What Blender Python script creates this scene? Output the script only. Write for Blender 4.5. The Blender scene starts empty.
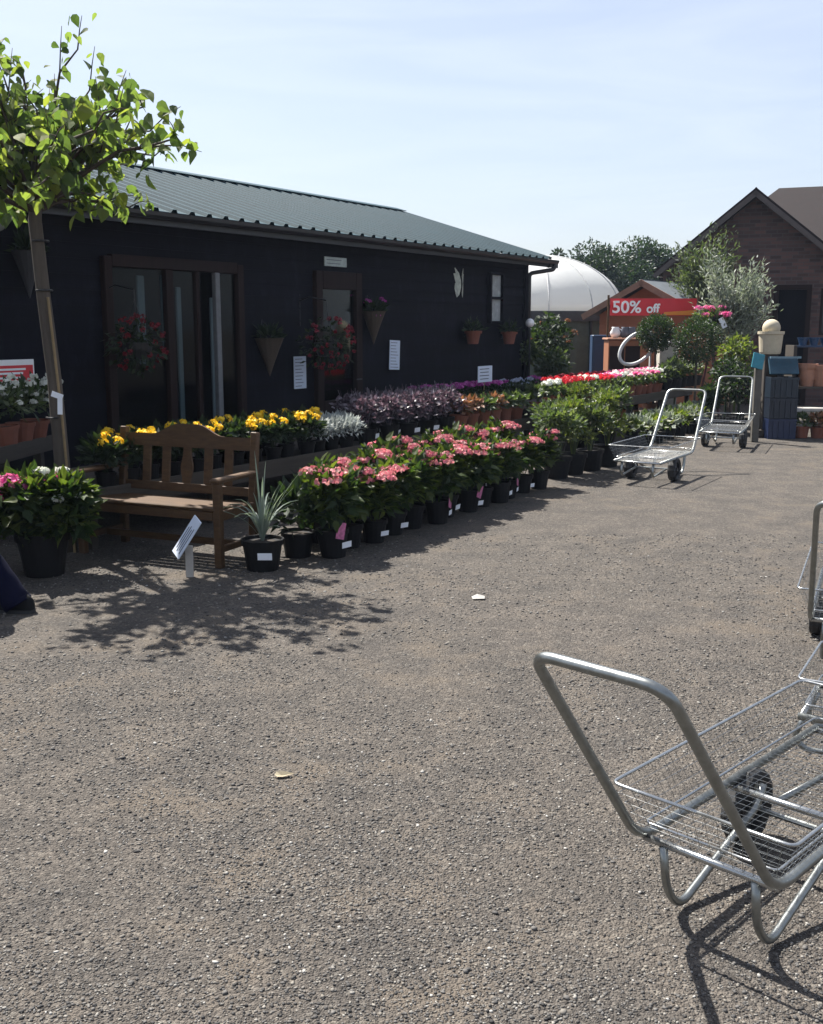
import bpy, math, random
import numpy as np
from mathutils import Vector, Matrix
random.seed(7); RNG = np.random.default_rng(7)
scene = bpy.context.scene
COL = scene.collection
# ------------------------------------------------------------ calibration of the viewpoint
F = 1050.0; H = 1.7; PITCH = math.atan(187 / F); CP, SP = math.cos(PITCH), math.sin(PITCH)
def ray(u, v):
    r = u - 411.5; up = 512 - v
    return r, F * CP + up * SP, up * CP - F * SP
def pz(u, v, z=0.0):
    x, y, w = ray(u, v); k = (z - H) / w
    return (x * k, y * k, z)
def py(u, v, Y):
    x, y, w = ray(u, v); k = Y / y
    return (x * k, Y, H + w * k)
_r = ray(1088, 325); _l = math.hypot(_r[0], _r[1])
A = (_r[0] / _l, _r[1] / _l); N = (A[1], -A[0])           # along the shed front, and out of it
P0 = py(335, 400, 13.6)
SHED_ROT = math.atan2(A[1], A[0])
def W(t, o, z=0.0):                                        # shed coordinates -> world
    return (P0[0] + A[0] * t + N[0] * o, P0[1] + A[1] * t + N[1] * o, z)
def tu(u, o=0.0, up=100):                                  # where the sight line at u meets the line at offset o
    X0, Y0 = P0[0] + N[0] * o, P0[1] + N[1] * o
    k = (u - 411.5) / (F * CP + up * SP)
    return (k * Y0 - X0) / (A[0] - k * A[1])
def zat(u, v, o):                                          # height of pixel on the vertical plane at offset o
    t = tu(u, o, 512 - v); w = W(t, o)
    return py(u, v, w[1])[2]

# ------------------------------------------------------------ mesh helpers
class MB:
    def __init__(s): s.v = []; s.f = []; s.m = []
    def add(s, vs, fs, mi=0):
        b = len(s.v); s.v.extend([tuple(map(float, q)) for q in vs])
        s.f.extend([tuple(i + b for i in f) for f in fs]); s.m.extend([mi] * len(fs)); return s
    def box(s, c, d, mi=0, rot=None, bev=0.0):
        x, y, z = d[0] / 2, d[1] / 2, d[2] / 2
        b = min(bev, x * .9, y * .9, z * .9)
        if b <= 0:
            vs = [(-x,-y,-z),(x,-y,-z),(x,y,-z),(-x,y,-z),(-x,-y,z),(x,-y,z),(x,y,z),(-x,y,z)]
            fs = [(0,3,2,1),(4,5,6,7),(0,1,5,4),(1,2,6,5),(2,3,7,6),(3,0,4,7)]
        else:
            vs = []
            for zz, ins in ((-z, b), (-z + b, 0), (z - b, 0), (z, b)):
                X, Y = x - ins, y - ins; q = b if ins == 0 else b * .5
                vs += [(-X+q,-Y,zz),(X-q,-Y,zz),(X,-Y+q,zz),(X,Y-q,zz),(X-q,Y,zz),(-X+q,Y,zz),(-X,Y-q,zz),(-X,-Y+q,zz)]
            fs = [tuple(range(7,-1,-1)), tuple(range(24,32))]
            for k in range(3):
                for i in range(8):
                    j = (i + 1) % 8; fs.append((k*8+i, k*8+j, k*8+8+j, k*8+8+i))
        c = Vector(c)
        if rot is not None: vs = [rot @ Vector(q) for q in vs]
        return s.add([Vector(q) + c for q in vs], fs, mi)
    def tube(s, pts, r, n=8, mi=0, closed=False):
        P = [Vector(p) for p in pts]; m = len(P)
        rr = list(r) if hasattr(r, '__len__') else [r] * m
        vs = []; nrm = None
        for i in range(m):
            if closed: t = P[(i+1) % m] - P[i-1]
            else: t = P[min(i+1, m-1)] - P[max(i-1, 0)]
            t.normalize()
            if nrm is None:
                nrm = t.orthogonal().normalized()
            else:
                nrm = (nrm - t * nrm.dot(t))
                nrm = nrm.normalized() if nrm.length > 1e-6 else t.orthogonal().normalized()
            bn = t.cross(nrm)
            for k in range(n):
                a = 2 * math.pi * k / n
                vs.append(P[i] + nrm * (math.cos(a) * rr[i]) + bn * (math.sin(a) * rr[i]))
        fs = []
        for i in range(m if closed else m - 1):
            j = (i + 1) % m
            for k in range(n):
                l = (k + 1) % n; fs.append((i*n+k, i*n+l, j*n+l, j*n+k))
        if not closed:
            fs.append(tuple(range(n-1, -1, -1))); fs.append(tuple((m-1)*n + k for k in range(n)))
        return s.add(vs, fs, mi)
    def lathe(s, prof, n=16, mi=0, c=(0,0,0), cap=True):
        vs = []; fs = []
        for r, z in prof:
            for k in range(n):
                a = 2 * math.pi * k / n; vs.append((c[0] + r*math.cos(a), c[1] + r*math.sin(a), c[2] + z))
        for i in range(len(prof) - 1):
            for k in range(n):
                l = (k + 1) % n; fs.append((i*n+k, i*n+l, (i+1)*n+l, (i+1)*n+k))
        if cap:
            fs.append(tuple(range(n-1, -1, -1))); fs.append(tuple((len(prof)-1)*n + k for k in range(n)))
        return s.add(vs, fs, mi)
    def prism(s, poly, y0, y1, mi=0):                       # polygon in x,z extruded along y
        n = len(poly)
        vs = [(x, y0, z) for x, z in poly] + [(x, y1, z) for x, z in poly]
        fs = [tuple(range(n)), tuple(range(2*n-1, n-1, -1))] + [(i, n+i, n+(i+1) % n, (i+1) % n) for i in range(n)]
        return s.add(vs, fs, mi)
    def leaves(s, P, D, U, L, Wd, fold=.15, droop=.1, mi=0, heart=False):
        P = np.asarray(P); D = np.asarray(D); U = np.asarray(U); n = len(P)
        D = D / np.linalg.norm(D, axis=1, keepdims=True)
        S = np.cross(D, U); S /= np.maximum(np.linalg.norm(S, axis=1, keepdims=True), 1e-6)
        Nn = np.cross(S, D)
        L = np.broadcast_to(L, (n,))[:, None]; Wd = np.broadcast_to(Wd, (n,))[:, None]
        if heart:
            rows = [(0,0,0),(.12,.42,0),(.38,.5,0),(.72,.26,-.4),(1,0,-1),(.72,-.26,-.4),(.38,-.5,0),(.12,-.42,0),(.4,0,None)]
        else:
            rows = [(0,0,0),(.45,.5,0),(1,0,-1),(.45,-.5,0),(.5,0,None)]
        V = []
        for a, w, d in rows:
            if d is None: q = P + D*L*a - Nn*Wd*fold
            else: q = P + D*L*a + S*Wd*w + Nn*(L*droop*d)
            V.append(q)
        V = np.stack(V, 1); k = V.shape[1]; base = len(s.v)
        s.v.extend(map(tuple, V.reshape(-1, 3).tolist()))
        c = k - 1
        tri = [(i, (i+1) % c, c) for i in range(c)]
        for j in range(n):
            o = base + j*k
            s.f.extend([(a+o, b+o, d+o) for a, b, d in tri])
        s.m.extend([mi] * (n * len(tri))); return s
    def florets(s, c, R, n, size, flat=.7, mi=0, full=False, rng=RNG):
        d = rng.normal(size=(n, 3)); d /= np.linalg.norm(d, axis=1, keepdims=True)
        if not full: d[:, 2] = np.abs(d[:, 2])
        p = np.array(c) + d * np.array([R, R, R*flat]) * rng.uniform(.8, 1.05, (n, 1))
        nn = d + rng.normal(size=(n, 3)) * .35; nn /= np.linalg.norm(nn, axis=1, keepdims=True)
        t = np.cross(nn, rng.normal(size=(n, 3))); t /= np.linalg.norm(t, axis=1, keepdims=True)
        b = np.cross(nn, t); z = (size * rng.uniform(.7, 1.2, n))[:, None] * .5
        V = np.stack([p + t*z, p + b*z + nn*z*.3, p - t*z, p - b*z + nn*z*.3], 1).reshape(-1, 3)
        o = len(s.v); s.v.extend(map(tuple, V.tolist()))
        s.f.extend([(o+4*i, o+4*i+1, o+4*i+2, o+4*i+3) for i in range(n)]); s.m.extend([mi]*n); return s
    def build(s, name, mats, parent=None, smooth=False):
        me = bpy.data.meshes.new(name); me.from_pydata(s.v, [], s.f)
        mats = mats if isinstance(mats, (list, tuple)) else [mats]
        for m in mats: me.materials.append(m)
        if len(mats) > 1: me.polygons.foreach_set('material_index', s.m)
        if smooth: me.polygons.foreach_set('use_smooth', [True]*len(s.f))
        me.update()
        o = bpy.data.objects.new(name, me); COL.objects.link(o)
        if parent is not None: o.parent = parent; KIDS.setdefault(parent.name, []).append(o)
        return o
KIDS = {}
def tag(o, label=None, cat=None, group=None, kind=None):
    if label: o['label'] = label
    if cat: o['category'] = cat
    if group: o['group'] = group
    if kind: o['kind'] = kind
    return o
def thing(name, label, cat, loc=(0,0,0), rz=0.0, group=None):
    o = bpy.data.objects.new(name, None); COL.objects.link(o); o.empty_display_size = .1
    o.location = loc; o.rotation_euler = (0, 0, rz); return tag(o, label, cat, group)
def dup(root, loc, rz, label, group=None, sc=None):
    r = root.copy(); COL.objects.link(r); r.location = loc; r.rotation_euler = (0, 0, rz); r['label'] = label
    if group: r['group'] = group
    if sc: r.scale = (sc, sc, sc)
    for ch in KIDS.get(root.name, []):
        c = ch.copy(); COL.objects.link(c); c.parent = r; KIDS.setdefault(r.name, []).append(c)
        for g in KIDS.get(ch.name, []):
            d = g.copy(); COL.objects.link(d); d.parent = c; KIDS.setdefault(c.name, []).append(d)
    return r
ORD = 'first second third fourth fifth sixth seventh eighth ninth tenth eleventh twelfth thirteenth fourteenth fifteenth sixteenth seventeenth eighteenth nineteenth twentieth'.split() + ['twenty-first', 'twenty-second', 'twenty-third', 'twenty-fourth', 'twenty-fifth', 'twenty-sixth']
def smoothpath(pts, rad, n=6):                              # polyline with rounded corners
    P = [Vector(p) for p in pts]; rad = rad if hasattr(rad, '__len__') else [rad]*len(P)
    out = [P[0]]
    for i in range(1, len(P)-1):
        a = (P[i-1]-P[i]); b = (P[i+1]-P[i]); r = min(rad[i], a.length*.48, b.length*.48)
        p = P[i] + a.normalized()*r; q = P[i] + b.normalized()*r
        for k in range(n+1):
            t = k/n; out.append(p*(1-t)**2 + P[i]*2*t*(1-t) + q*t*t)
    out.append(P[-1]); return out

# ------------------------------------------------------------ materials
def newmat(name):
    m = bpy.data.materials.new(name); m.use_nodes = True; nt = m.node_tree
    b = nt.nodes['Principled BSDF']; return m, nt, b
def lin(c):
    return tuple(((x/255)/12.92 if x/255 <= .04045 else ((x/255+.055)/1.055)**2.4) for x in c) + (1,)
def rgba(c): return (c[0], c[1], c[2], 1.0)
def node(nt, t, **kw):
    n = nt.nodes.new(t)
    for k, v in kw.items():
        if k in n.inputs.keys() if isinstance(k, str) else False: n.inputs[k].default_value = v
        else: setattr(n, k, v)
    return n
def mix_rgb(nt, fac, a, b, bt='MIX'):
    n = nt.nodes.new('ShaderNodeMix'); n.data_type = 'RGBA'; n.blend_type = bt
    for i, q in ((0, fac), (6, a), (7, b)):
        if hasattr(q, 'is_linked') or isinstance(q, bpy.types.NodeSocket): nt.links.new(q, n.inputs[i])
        else: n.inputs[i].default_value = q
    return n.outputs[2]
def ramp(nt, fac, stops):
    n = nt.nodes.new('ShaderNodeValToRGB'); e = n.color_ramp.elements
    while len(e) < len(stops): e.new(.5)
    for el, (p, c) in zip(e, stops): el.position = p; el.color = rgba(c)
    nt.links.new(fac, n.inputs[0]); return n.outputs[0]
def noise(nt, scale, detail=4, rough=.6, vec=None, dist=0.0):
    n = nt.nodes.new('ShaderNodeTexNoise'); n.inputs['Scale'].default_value = scale
    n.inputs['Detail'].default_value = detail; n.inputs['Roughness'].default_value = rough; n.inputs['Distortion'].default_value = dist
    if vec is not None: nt.links.new(vec, n.inputs['Vector'])
    return n
def coords(nt, kind='Object', scale=None):
    t = nt.nodes.new('ShaderNodeTexCoord').outputs[kind]
    if scale is None: return t
    mp = nt.nodes.new('ShaderNodeMapping'); mp.inputs['Scale'].default_value = scale; nt.links.new(t, mp.inputs[0]); return mp.outputs[0]
def bump(nt, b, h, strength=.4, dist=.01):
    n = nt.nodes.new('ShaderNodeBump'); n.inputs['Strength'].default_value = strength; n.inputs['Distance'].default_value = dist
    nt.links.new(h, n.inputs['Height']); nt.links.new(n.outputs[0], b.inputs['Normal'])
def plain(name, c, rough=.6, metal=0.0, var=.25, scale=12.0, bmp=0.0, spec=.5, obj_rand=0.0):
    m, nt, b = newmat(name)
    nz = noise(nt, scale, 5, .65, coords(nt))
    c = tuple(c[:3]); out = ramp(nt, nz.outputs[0], [(.25, tuple(x*(1-var) for x in c)), (.75, tuple(min(1, x*(1+var)) for x in c))])
    nt.links.new(out, b.inputs['Base Color'])
    rr = nt.nodes.new('ShaderNodeMapRange'); rr.inputs[3].default_value = max(0, rough-.12); rr.inputs[4].default_value = min(1, rough+.12)
    nt.links.new(nz.outputs[0], rr.inputs[0]); nt.links.new(rr.outputs[0], b.inputs['Roughness'])
    b.inputs['Metallic'].default_value = metal; b.inputs['Specular IOR Level'].default_value = spec
    if bmp: bump(nt, b, nz.outputs[0], bmp, .005)
    return m
def leafmat(name, cols, trans=.4, rough=.45, tint=None):
    m, nt, b = newmat(name)
    g = nt.nodes.new('ShaderNodeNewGeometry')
    col = ramp(nt, g.outputs['Random Per Island'], [(i/max(1, len(cols)-1), c) for i, c in enumerate(cols)])
    oi = nt.nodes.new('ShaderNodeObjectInfo')
    hs = nt.nodes.new('ShaderNodeHueSaturation')
    mr = nt.nodes.new('ShaderNodeMapRange'); mr.inputs[3].default_value = .8; mr.inputs[4].default_value = 1.2
    nt.links.new(oi.outputs['Random'], mr.inputs[0]); nt.links.new(mr.outputs[0], hs.inputs['Value']); nt.links.new(col, hs.inputs['Color'])
    nt.links.new(hs.outputs[0], b.inputs['Base Color']); b.inputs['Roughness'].default_value = rough
    b.inputs['Specular IOR Level'].default_value = .35
    tr = nt.nodes.new('ShaderNodeBsdfTranslucent')
    tc = mix_rgb(nt, 1.0, hs.outputs[0], rgba(tint or (1.5, 1.7, .55)), 'MULTIPLY'); nt.links.new(tc, tr.inputs[0])
    mx = nt.nodes.new('ShaderNodeMixShader'); mx.inputs[0].default_value = trans
    nt.links.new(b.outputs[0], mx.inputs[1]); nt.links.new(tr.outputs[0], mx.inputs[2])
    nt.links.new(mx.outputs[0], nt.nodes['Material Output'].inputs[0]); return m
def woodmat(name, c1, c2, axis=(1.5, 22, 22), rough=.65, bmp=.25, spec=.35):
    m, nt, b = newmat(name)
    v = coords(nt, 'Object', axis); nz = noise(nt, 1.6, 6, .65, v, .6)
    v2 = coords(nt); n2 = noise(nt, 1.3, 3, .5, v2)
    col = ramp(nt, nz.outputs[0], [(.3, c1), (.7, c2)])
    col = mix_rgb(nt, n2.outputs[0], col, rgba(tuple(x*.75 for x in c1)))
    nt.links.new(col, b.inputs['Base Color']); b.inputs['Roughness'].default_value = rough; b.inputs['Specular IOR Level'].default_value = spec
    bump(nt, b, nz.outputs[0], bmp, .004); return m

M = {}
M['shed_wood'] = woodmat('shed_wood', (.0024, .0027, .0066), (.0048, .0050, .0100), (.8, 30, 30), .75, .35, .14)
def weather():
    m = M['shed_wood']; nt = m.node_tree; b = nt.nodes['Principled BSDF']; old = b.inputs['Base Color'].links[0].from_socket
    v = coords(nt, 'Object', (.55, .55, 6.9)); n1 = noise(nt, 1.0, 2, .5, v); n2 = noise(nt, 5.5, 5, .7, coords(nt, 'Object', (1, 1, .35)))
    f = ramp(nt, n2.outputs[0], [(.5, (0, 0, 0)), (.72, (.55, .55, .55))])
    c = mix_rgb(nt, f, old, (.014, .014, .022, 1)); k = ramp(nt, n1.outputs[0], [(.35, (.65, .66, .7)), (.65, (1.35, 1.3, 1.3))])
    nt.links.new(mix_rgb(nt, 1.0, c, k, 'MULTIPLY'), b.inputs['Base Color'])
weather()
M['brown_frame'] = woodmat('brown_frame', (.017, .009, .008), (.028, .015, .012), (20, 20, 1.5), .7, .25, .15)
M['bench_wood'] = woodmat('bench_wood', (.055, .027, .011), (.14, .078, .032), (5, 30, 30), .6, .3)
M['stage_wood'] = woodmat('stage_wood', (.055, .045, .036), (.10, .085, .068), (1.5, 25, 25), .8, .4)
M['dark_post'] = woodmat('dark_post', (.05, .042, .036), (.09, .075, .06), (20, 20, 2), .8, .4)
M['roof_metal'] = plain('roof_metal', (.018, .050, .064), .55, 0, .16, 2.2, 0, .22)
M['roof_under'] = plain('roof_under', (.05, .055, .06), .7)
M['gutter'] = plain('gutter', (.016, .016, .018), .4)
M['galv'] = plain('galv', (.25, .262, .255), .34, .9, .22, 26)
M['galv_bright'] = plain('galv_bright', (.40, .41, .41), .27, .92, .15, 30)
M['wire'] = plain('wire', (.26, .265, .26), .4, .85, .15, 30)
def rusty(m, amount):
    nt = m.node_tree; b = nt.nodes['Principled BSDF']; old = b.inputs['Base Color'].links[0].from_socket
    n1 = noise(nt, 9, 6, .75, coords(nt)); f = ramp(nt, n1.outputs[0], [(.60, (0, 0, 0)), (.74, (amount,)*3)])
    nt.links.new(mix_rgb(nt, f, old, (.15, .075, .035, 1)), b.inputs['Base Color'])
    iv = nt.nodes.new('ShaderNodeMath'); iv.operation = 'MULTIPLY_ADD'; iv.inputs[1].default_value = -.8; iv.inputs[2].default_value = .9; nt.links.new(f, iv.inputs[0]); nt.links.new(iv.outputs[0], b.inputs['Metallic'])
rusty(M['wire'], .9); rusty(M['galv'], .35); rusty(M['galv_bright'], .3)
M['tyre'] = plain('tyre', (.018, .018, .019), .75, 0, .3, 30)
M['rim'] = plain('rim', (.06, .06, .065), .5, .5, .2)
M['pot_black'] = plain('pot_black', (.004, .004, .005), .6, 0, .3, 12, 0, .25)
M['soil'] = plain('soil', (.03, .022, .016), .95, 0, .5, 60, .5)
M['terracotta'] = plain('terracotta', (.19, .062, .036), .8, 0, .18, 9)
M['terracotta_pale'] = plain('terracotta_pale', (.34, .17, .11), .85, 0, .2, 9)
M['cream'] = plain('cream', (.44, .385, .28), .85, 0, .12, 14, .2)
M['paper'] = plain('paper', (.58, .64, .74), .7, 0, .04, 6)
M['white'] = plain('white', (.78, .79, .8), .5, 0, .05)
M['ink'] = plain('ink', (.11, .12, .15), .8)
M['teal'] = plain('teal', (.006, .045, .075), .5)
M['navy_plastic'] = plain('navy_plastic', (.012, .035, .09), .45)
M['blue_panel'] = plain('blue_panel', (.006, .03, .08), .5)
M['red_sign'] = plain('red_sign', (.55, .02, .03), .5, 0, .06)
M['orange_sign'] = plain('orange_sign', (.6, .2, .02), .5, 0, .06)
M['wicker'] = woodmat('wicker', (.07, .05, .036), (.12, .09, .062), (60, 60, 40), .8, .6)
M['summerhouse'] = woodmat('summerhouse', (.27, .105, .05), (.36, .15, .075), (1.5, 20, 20))
M['felt'] = plain('felt', (.075, .09, .105), .85, 0, .2, 5)
M['tile'] = plain('tile', (.018, .013, .013), .85, 0, .35, 5, 0, .2)
M['tent'] = plain('tent', (.70, .72, .73), .55, 0, .03, 2)
M['netting'] = plain('netting', (.07, .10, .085), .9, 0, .25, 6)
M['bark'] = woodmat('bark', (.075, .062, .05), (.155, .125, .098), (22, 22, 2.5), .9, .7)
M['bark_dark'] = woodmat('bark_dark', (.06, .045, .035), (.11, .085, .065), (20, 20, 3), .9, .6)
M['cane'] = plain('cane', (.22, .155, .075), .7)
M['trousers'] = plain('trousers', (.0035, .004, .016), .9, 0, .25, 30, .2, .1)
M['jacket'] = plain('jacket', (.03, .05, .09), .85, 0, .2, 20, .2)
M['skin'] = plain('skin', (.52, .32, .24), .5, 0, .06)
M['hair'] = plain('hair', (.09, .06, .04), .6, 0, .3, 60)
M['shoe'] = plain('shoe', (.005, .005, .006), .75, 0, .3, 20, 0, .2)
M['hose'] = plain('hose', (.5, .52, .52), .4)
M['kerb'] = plain('kerb', (.36, .34, .31), .9, 0, .2, 8, .3)
M['metal_dark'] = plain('metal_dark', (.03, .03, .032), .5, .3)
M['reflection_strip'] = plain('reflection_strip', (.16, .2, .22), .8, 0, .1, 3)  # flat pale tone for the sky reflections drawn in the window
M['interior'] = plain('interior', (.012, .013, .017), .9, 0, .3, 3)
M['purple_tray'] = plain('purple_tray', (.06, .05, .2), .5)
M['tag_white'] = plain('tag_white', (.78, .8, .84), .6, 0, .03)
# leaf and petal materials
M['tree_leaf'] = leafmat('tree_leaf', [(.034, .054, .022), (.07, .10, .038), (.13, .165, .055), (.18, .19, .05)], .55, .65, (1.4, 1.6, .65))
M['hyd_leaf'] = leafmat('hyd_leaf', [(.012, .024, .010), (.03, .052, .016), (.09, .11, .028)], .42, .55)
M['dark_leaf'] = leafmat('dark_leaf', [(.010, .020, .011), (.018, .033, .016), (.035, .05, .022)], .3, .62)
M['bright_leaf'] = leafmat('bright_leaf', [(.045, .068, .022), (.085, .11, .035), (.16, .17, .05)], .4)
M['mid_leaf'] = leafmat('mid_leaf', [(.04, .062, .034), (.07, .095, .052), (.13, .15, .085)], .38)
M['silver_leaf'] = leafmat('silver_leaf', [(.30, .33, .32), (.42, .45, .43), (.55, .57, .54)], .3, .7, (1, 1, .95))
M['olive_leaf'] = leafmat('olive_leaf', [(.13, .15, .12), (.21, .235, .195), (.32, .34, .30)], .3, .55, (1.1, 1.2, .8))
M['grey_blade'] = leafmat('grey_blade', [(.16, .21, .18), (.24, .29, .25), (.32, .36, .30)], .3, .5, (1.1, 1.2, .8))
M['basketred'] = leafmat('basketred', [(.12, .005, .010), (.20, .010, .02), (.17, .025, .035)], .3, .6, (1.3, .8, .8))
M['purple_leaf'] = leafmat('purple_leaf', [(.03, .022, .031), (.085, .066, .082), (.26, .235, .265)], .3, .4, (1.3, .95, 1.0))
M['orange_leaf'] = leafmat('orange_leaf', [(.06, .07, .03), (.20, .09, .05), (.28, .16, .10)], .35, .5, (1.4, 1.1, .7))
M['far_leaf'] = leafmat('far_leaf', [(.014, .030, .020), (.024, .045, .026), (.042, .065, .033)], .25)
M['sage_leaf'] = leafmat('sage_leaf', [(.04, .06, .035), (.075, .095, .062), (.12, .14, .095)], .32)
M['box_leaf'] = leafmat('box_leaf', [(.014, .03, .016), (.026, .048, .022), (.055, .085, .035)], .3)
M['pink'] = leafmat('pink', [(.48, .095, .15), (.58, .22, .25), (.56, .36, .30)], .3, .6, (1.2, .95, .95))
M['hotpink'] = leafmat('hotpink', [(.62, .05, .26), (.72, .14, .36), (.76, .32, .48)], .3, .6, (1.3, .9, 1))
M['yellow'] = leafmat('yellow', [(.74, .46, .012), (.80, .56, .02), (.82, .64, .06)], .3, .6, (1.2, 1.1, .6))
M['redflower'] = leafmat('redflower', [(.42, .015, .025), (.60, .03, .05), (.55, .06, .08)], .3, .6, (1.3, .8, .8))
M['darkred'] = leafmat('darkred', [(.14, .006, .015), (.22, .01, .025), (.20, .03, .05)], .3, .6, (1.3, .8, .8))
M['whiteflower'] = leafmat('whiteflower', [(.66, .68, .62), (.76, .77, .70), (.8, .8, .76)], .3, .6, (1, 1, .9))
M['magenta'] = leafmat('magenta', [(.30, .03, .22), (.42, .05, .30), (.45, .12, .36)], .3, .6, (1.2, .9, 1.1))
M['paleblue'] = leafmat('paleblue', [(.25, .3, .42), (.38, .43, .55), (.5, .52, .6)], .3, .6, (1, 1, 1))
M['palepink'] = leafmat('palepink', [(.74, .45, .5), (.78, .6, .6), (.8, .72, .68)], .3, .6, (1.1, 1, 1))

def tentmat():
    m, nt, b = newmat('tent_fabric'); b.inputs['Base Color'].default_value = (.7, .72, .73, 1); b.inputs['Roughness'].default_value = .6
    nz = noise(nt, 1.2, 3, .5, coords(nt)); nt.links.new(ramp(nt, nz.outputs[0], [(.3, (.66, .68, .69)), (.7, (.74, .75, .75))]), b.inputs['Base Color'])
    tr = nt.nodes.new('ShaderNodeBsdfTranslucent'); tr.inputs[0].default_value = (.75, .75, .73, 1); mx = nt.nodes.new('ShaderNodeMixShader'); mx.inputs[0].default_value = .5
    nt.links.new(b.outputs[0], mx.inputs[1]); nt.links.new(tr.outputs[0], mx.inputs[2]); nt.links.new(mx.outputs[0], nt.nodes['Material Output'].inputs[0]); return m
M['tent'] = tentmat()
def glassmat():
    m, nt, b = newmat('window_glass')
    tr = nt.nodes.new('ShaderNodeBsdfTransparent'); tr.inputs[0].default_value = (.8, .84, .84, 1)
    gl = nt.nodes.new('ShaderNodeBsdfGlossy'); gl.inputs['Roughness'].default_value = .02
    fr = nt.nodes.new('ShaderNodeFresnel'); fr.inputs[0].default_value = 1.16
    mx = nt.nodes.new('ShaderNodeMixShader'); nt.links.new(fr.outputs[0], mx.inputs[0])
    nt.links.new(tr.outputs[0], mx.inputs[1]); nt.links.new(gl.outputs[0], mx.inputs[2])
    nt.links.new(mx.outputs[0], nt.nodes['Material Output'].inputs[0]); return m
M['glass'] = glassmat()
def brickmat():
    m, nt, b = newmat('dark_brick')
    v = coords(nt); mp = nt.nodes.new('ShaderNodeMapping'); mp.inputs['Rotation'].default_value = (math.pi/2, 0, 0); nt.links.new(v, mp.inputs[0])
    br = nt.nodes.new('ShaderNodeTexBrick'); br.inputs['Scale'].default_value = 1
    br.inputs['Brick Width'].default_value = .225; br.inputs['Row Height'].default_value = .075; br.inputs['Mortar Size'].default_value = .008
    br.inputs['Color1'].default_value = (.045, .026, .024, 1); br.inputs['Color2'].default_value = (.135, .068, .055, 1); br.inputs['Mortar'].default_value = (.085, .07, .065, 1)
    nt.links.new(mp.outputs[0], br.inputs[0])
    nz = noise(nt, 1.7, 4, .6, v); hf = nt.nodes.new('ShaderNodeMath'); hf.operation = 'MULTIPLY'; hf.inputs[1].default_value = .5; nt.links.new(nz.outputs[0], hf.inputs[0]); c = mix_rgb(nt, hf.outputs[0], br.outputs[0], (.055, .038, .038, 1))
    nt.links.new(c, b.inputs['Base Color']); b.inputs['Roughness'].default_value = .9
    bump(nt, b, br.outputs[1], -.4, .006); return m
M['brick'] = brickmat()
def gravelmat():
    m, nt, b = newmat('gravel_ground')
    v = coords(nt)
    big = noise(nt, .55, 5, .62, v, .5); mid = noise(nt, 3.2, 5, .65, v); fine = noise(nt, 55, 4, .75, v)
    vo = nt.nodes.new('ShaderNodeTexVoronoi'); vo.inputs['Scale'].default_value = 75; nt.links.new(v, vo.inputs['Vector'])
    vo2 = nt.nodes.new('ShaderNodeTexVoronoi'); vo2.inputs['Scale'].default_value = 150; nt.links.new(v, vo2.inputs['Vector'])
    sep = nt.nodes.new('ShaderNodeSeparateColor'); nt.links.new(vo.outputs['Color'], sep.inputs[0])
    st = ramp(nt, sep.outputs[0], [(0, (.115, .108, .102)), (.5, (.205, .190, .176)), (.88, (.29, .268, .245)), (1, (.48, .46, .42))])
    sep2 = nt.nodes.new('ShaderNodeSeparateColor'); nt.links.new(vo2.outputs['Color'], sep2.inputs[0])
    st2 = ramp(nt, sep2.outputs[1], [(0, (.10, .094, .088)), (.6, (.19, .176, .162)), (1, (.34, .315, .285))])
    c = mix_rgb(nt, .5, st, st2)
    dirt = ramp(nt, fine.outputs[0], [(.3, (.175, .152, .126)), (.7, (.285, .252, .215))])
    bm = nt.nodes.new('ShaderNodeMath'); bm.operation = 'MULTIPLY'; nt.links.new(big.outputs[0], bm.inputs[0]); nt.links.new(mid.outputs[0], bm.inputs[1])
    fac = ramp(nt, bm.outputs[0], [(.265, (0, 0, 0)), (.37, (.7, .7, .7))])
    c = mix_rgb(nt, fac, c, dirt)
    dk = ramp(nt, mid.outputs[0], [(.32, (.70, .71, .73)), (.62, (1.08, 1.06, 1.04))])
    c = mix_rgb(nt, 1.0, c, dk, 'MULTIPLY')
    c = mix_rgb(nt, 1.0, c, (.475, .455, .432, 1), 'MULTIPLY'); nt.links.new(c, b.inputs['Base Color']); b.inputs['Roughness'].default_value = .92; b.inputs['Specular IOR Level'].default_value = .25
    h = nt.nodes.new('ShaderNodeMath'); h.operation = 'ADD'; nt.links.new(vo.outputs[0], h.inputs[0]); nt.links.new(vo2.outputs[0], h.inputs[1])
    hm = nt.nodes.new('ShaderNodeMath'); hm.operation = 'MULTIPLY'; hm.inputs[1].default_value = -1; nt.links.new(h.outputs[0], hm.inputs[0])
    h2 = nt.nodes.new('ShaderNodeMath'); h2.operation = 'ADD'; nt.links.new(hm.outputs[0], h2.inputs[0]); nt.links.new(fine.outputs[0], h2.inputs[1])
    bump(nt, b, h2.outputs[0], .85, .011); return m
M['gravel'] = gravelmat()
def stonemat():
    m, nt, b = newmat('gravel_stone')
    g = nt.nodes.new('ShaderNodeNewGeometry')
    c = ramp(nt, g.outputs['Random Per Island'], [(0, (.030, .029, .029)), (.35, (.070, .067, .064)), (.7, (.126, .119, .111)), (.9, (.185, .168, .142)), (.98, (.26, .25, .23)), (1, (.38, .365, .34))])
    nt.links.new(c, b.inputs['Base Color']); b.inputs['Roughness'].default_value = .8; b.inputs['Specular IOR Level'].default_value = .3; return m
M['stone'] = stonemat()

# ------------------------------------------------------------ ground
gb = MB(); gb.add([(-300, -60, 0), (300, -60, 0), (300, 500, 0), (-300, 500, 0)], [(0, 1, 2, 3)])
tag(gb.build('ground', M['gravel']), kind='structure')
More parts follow.
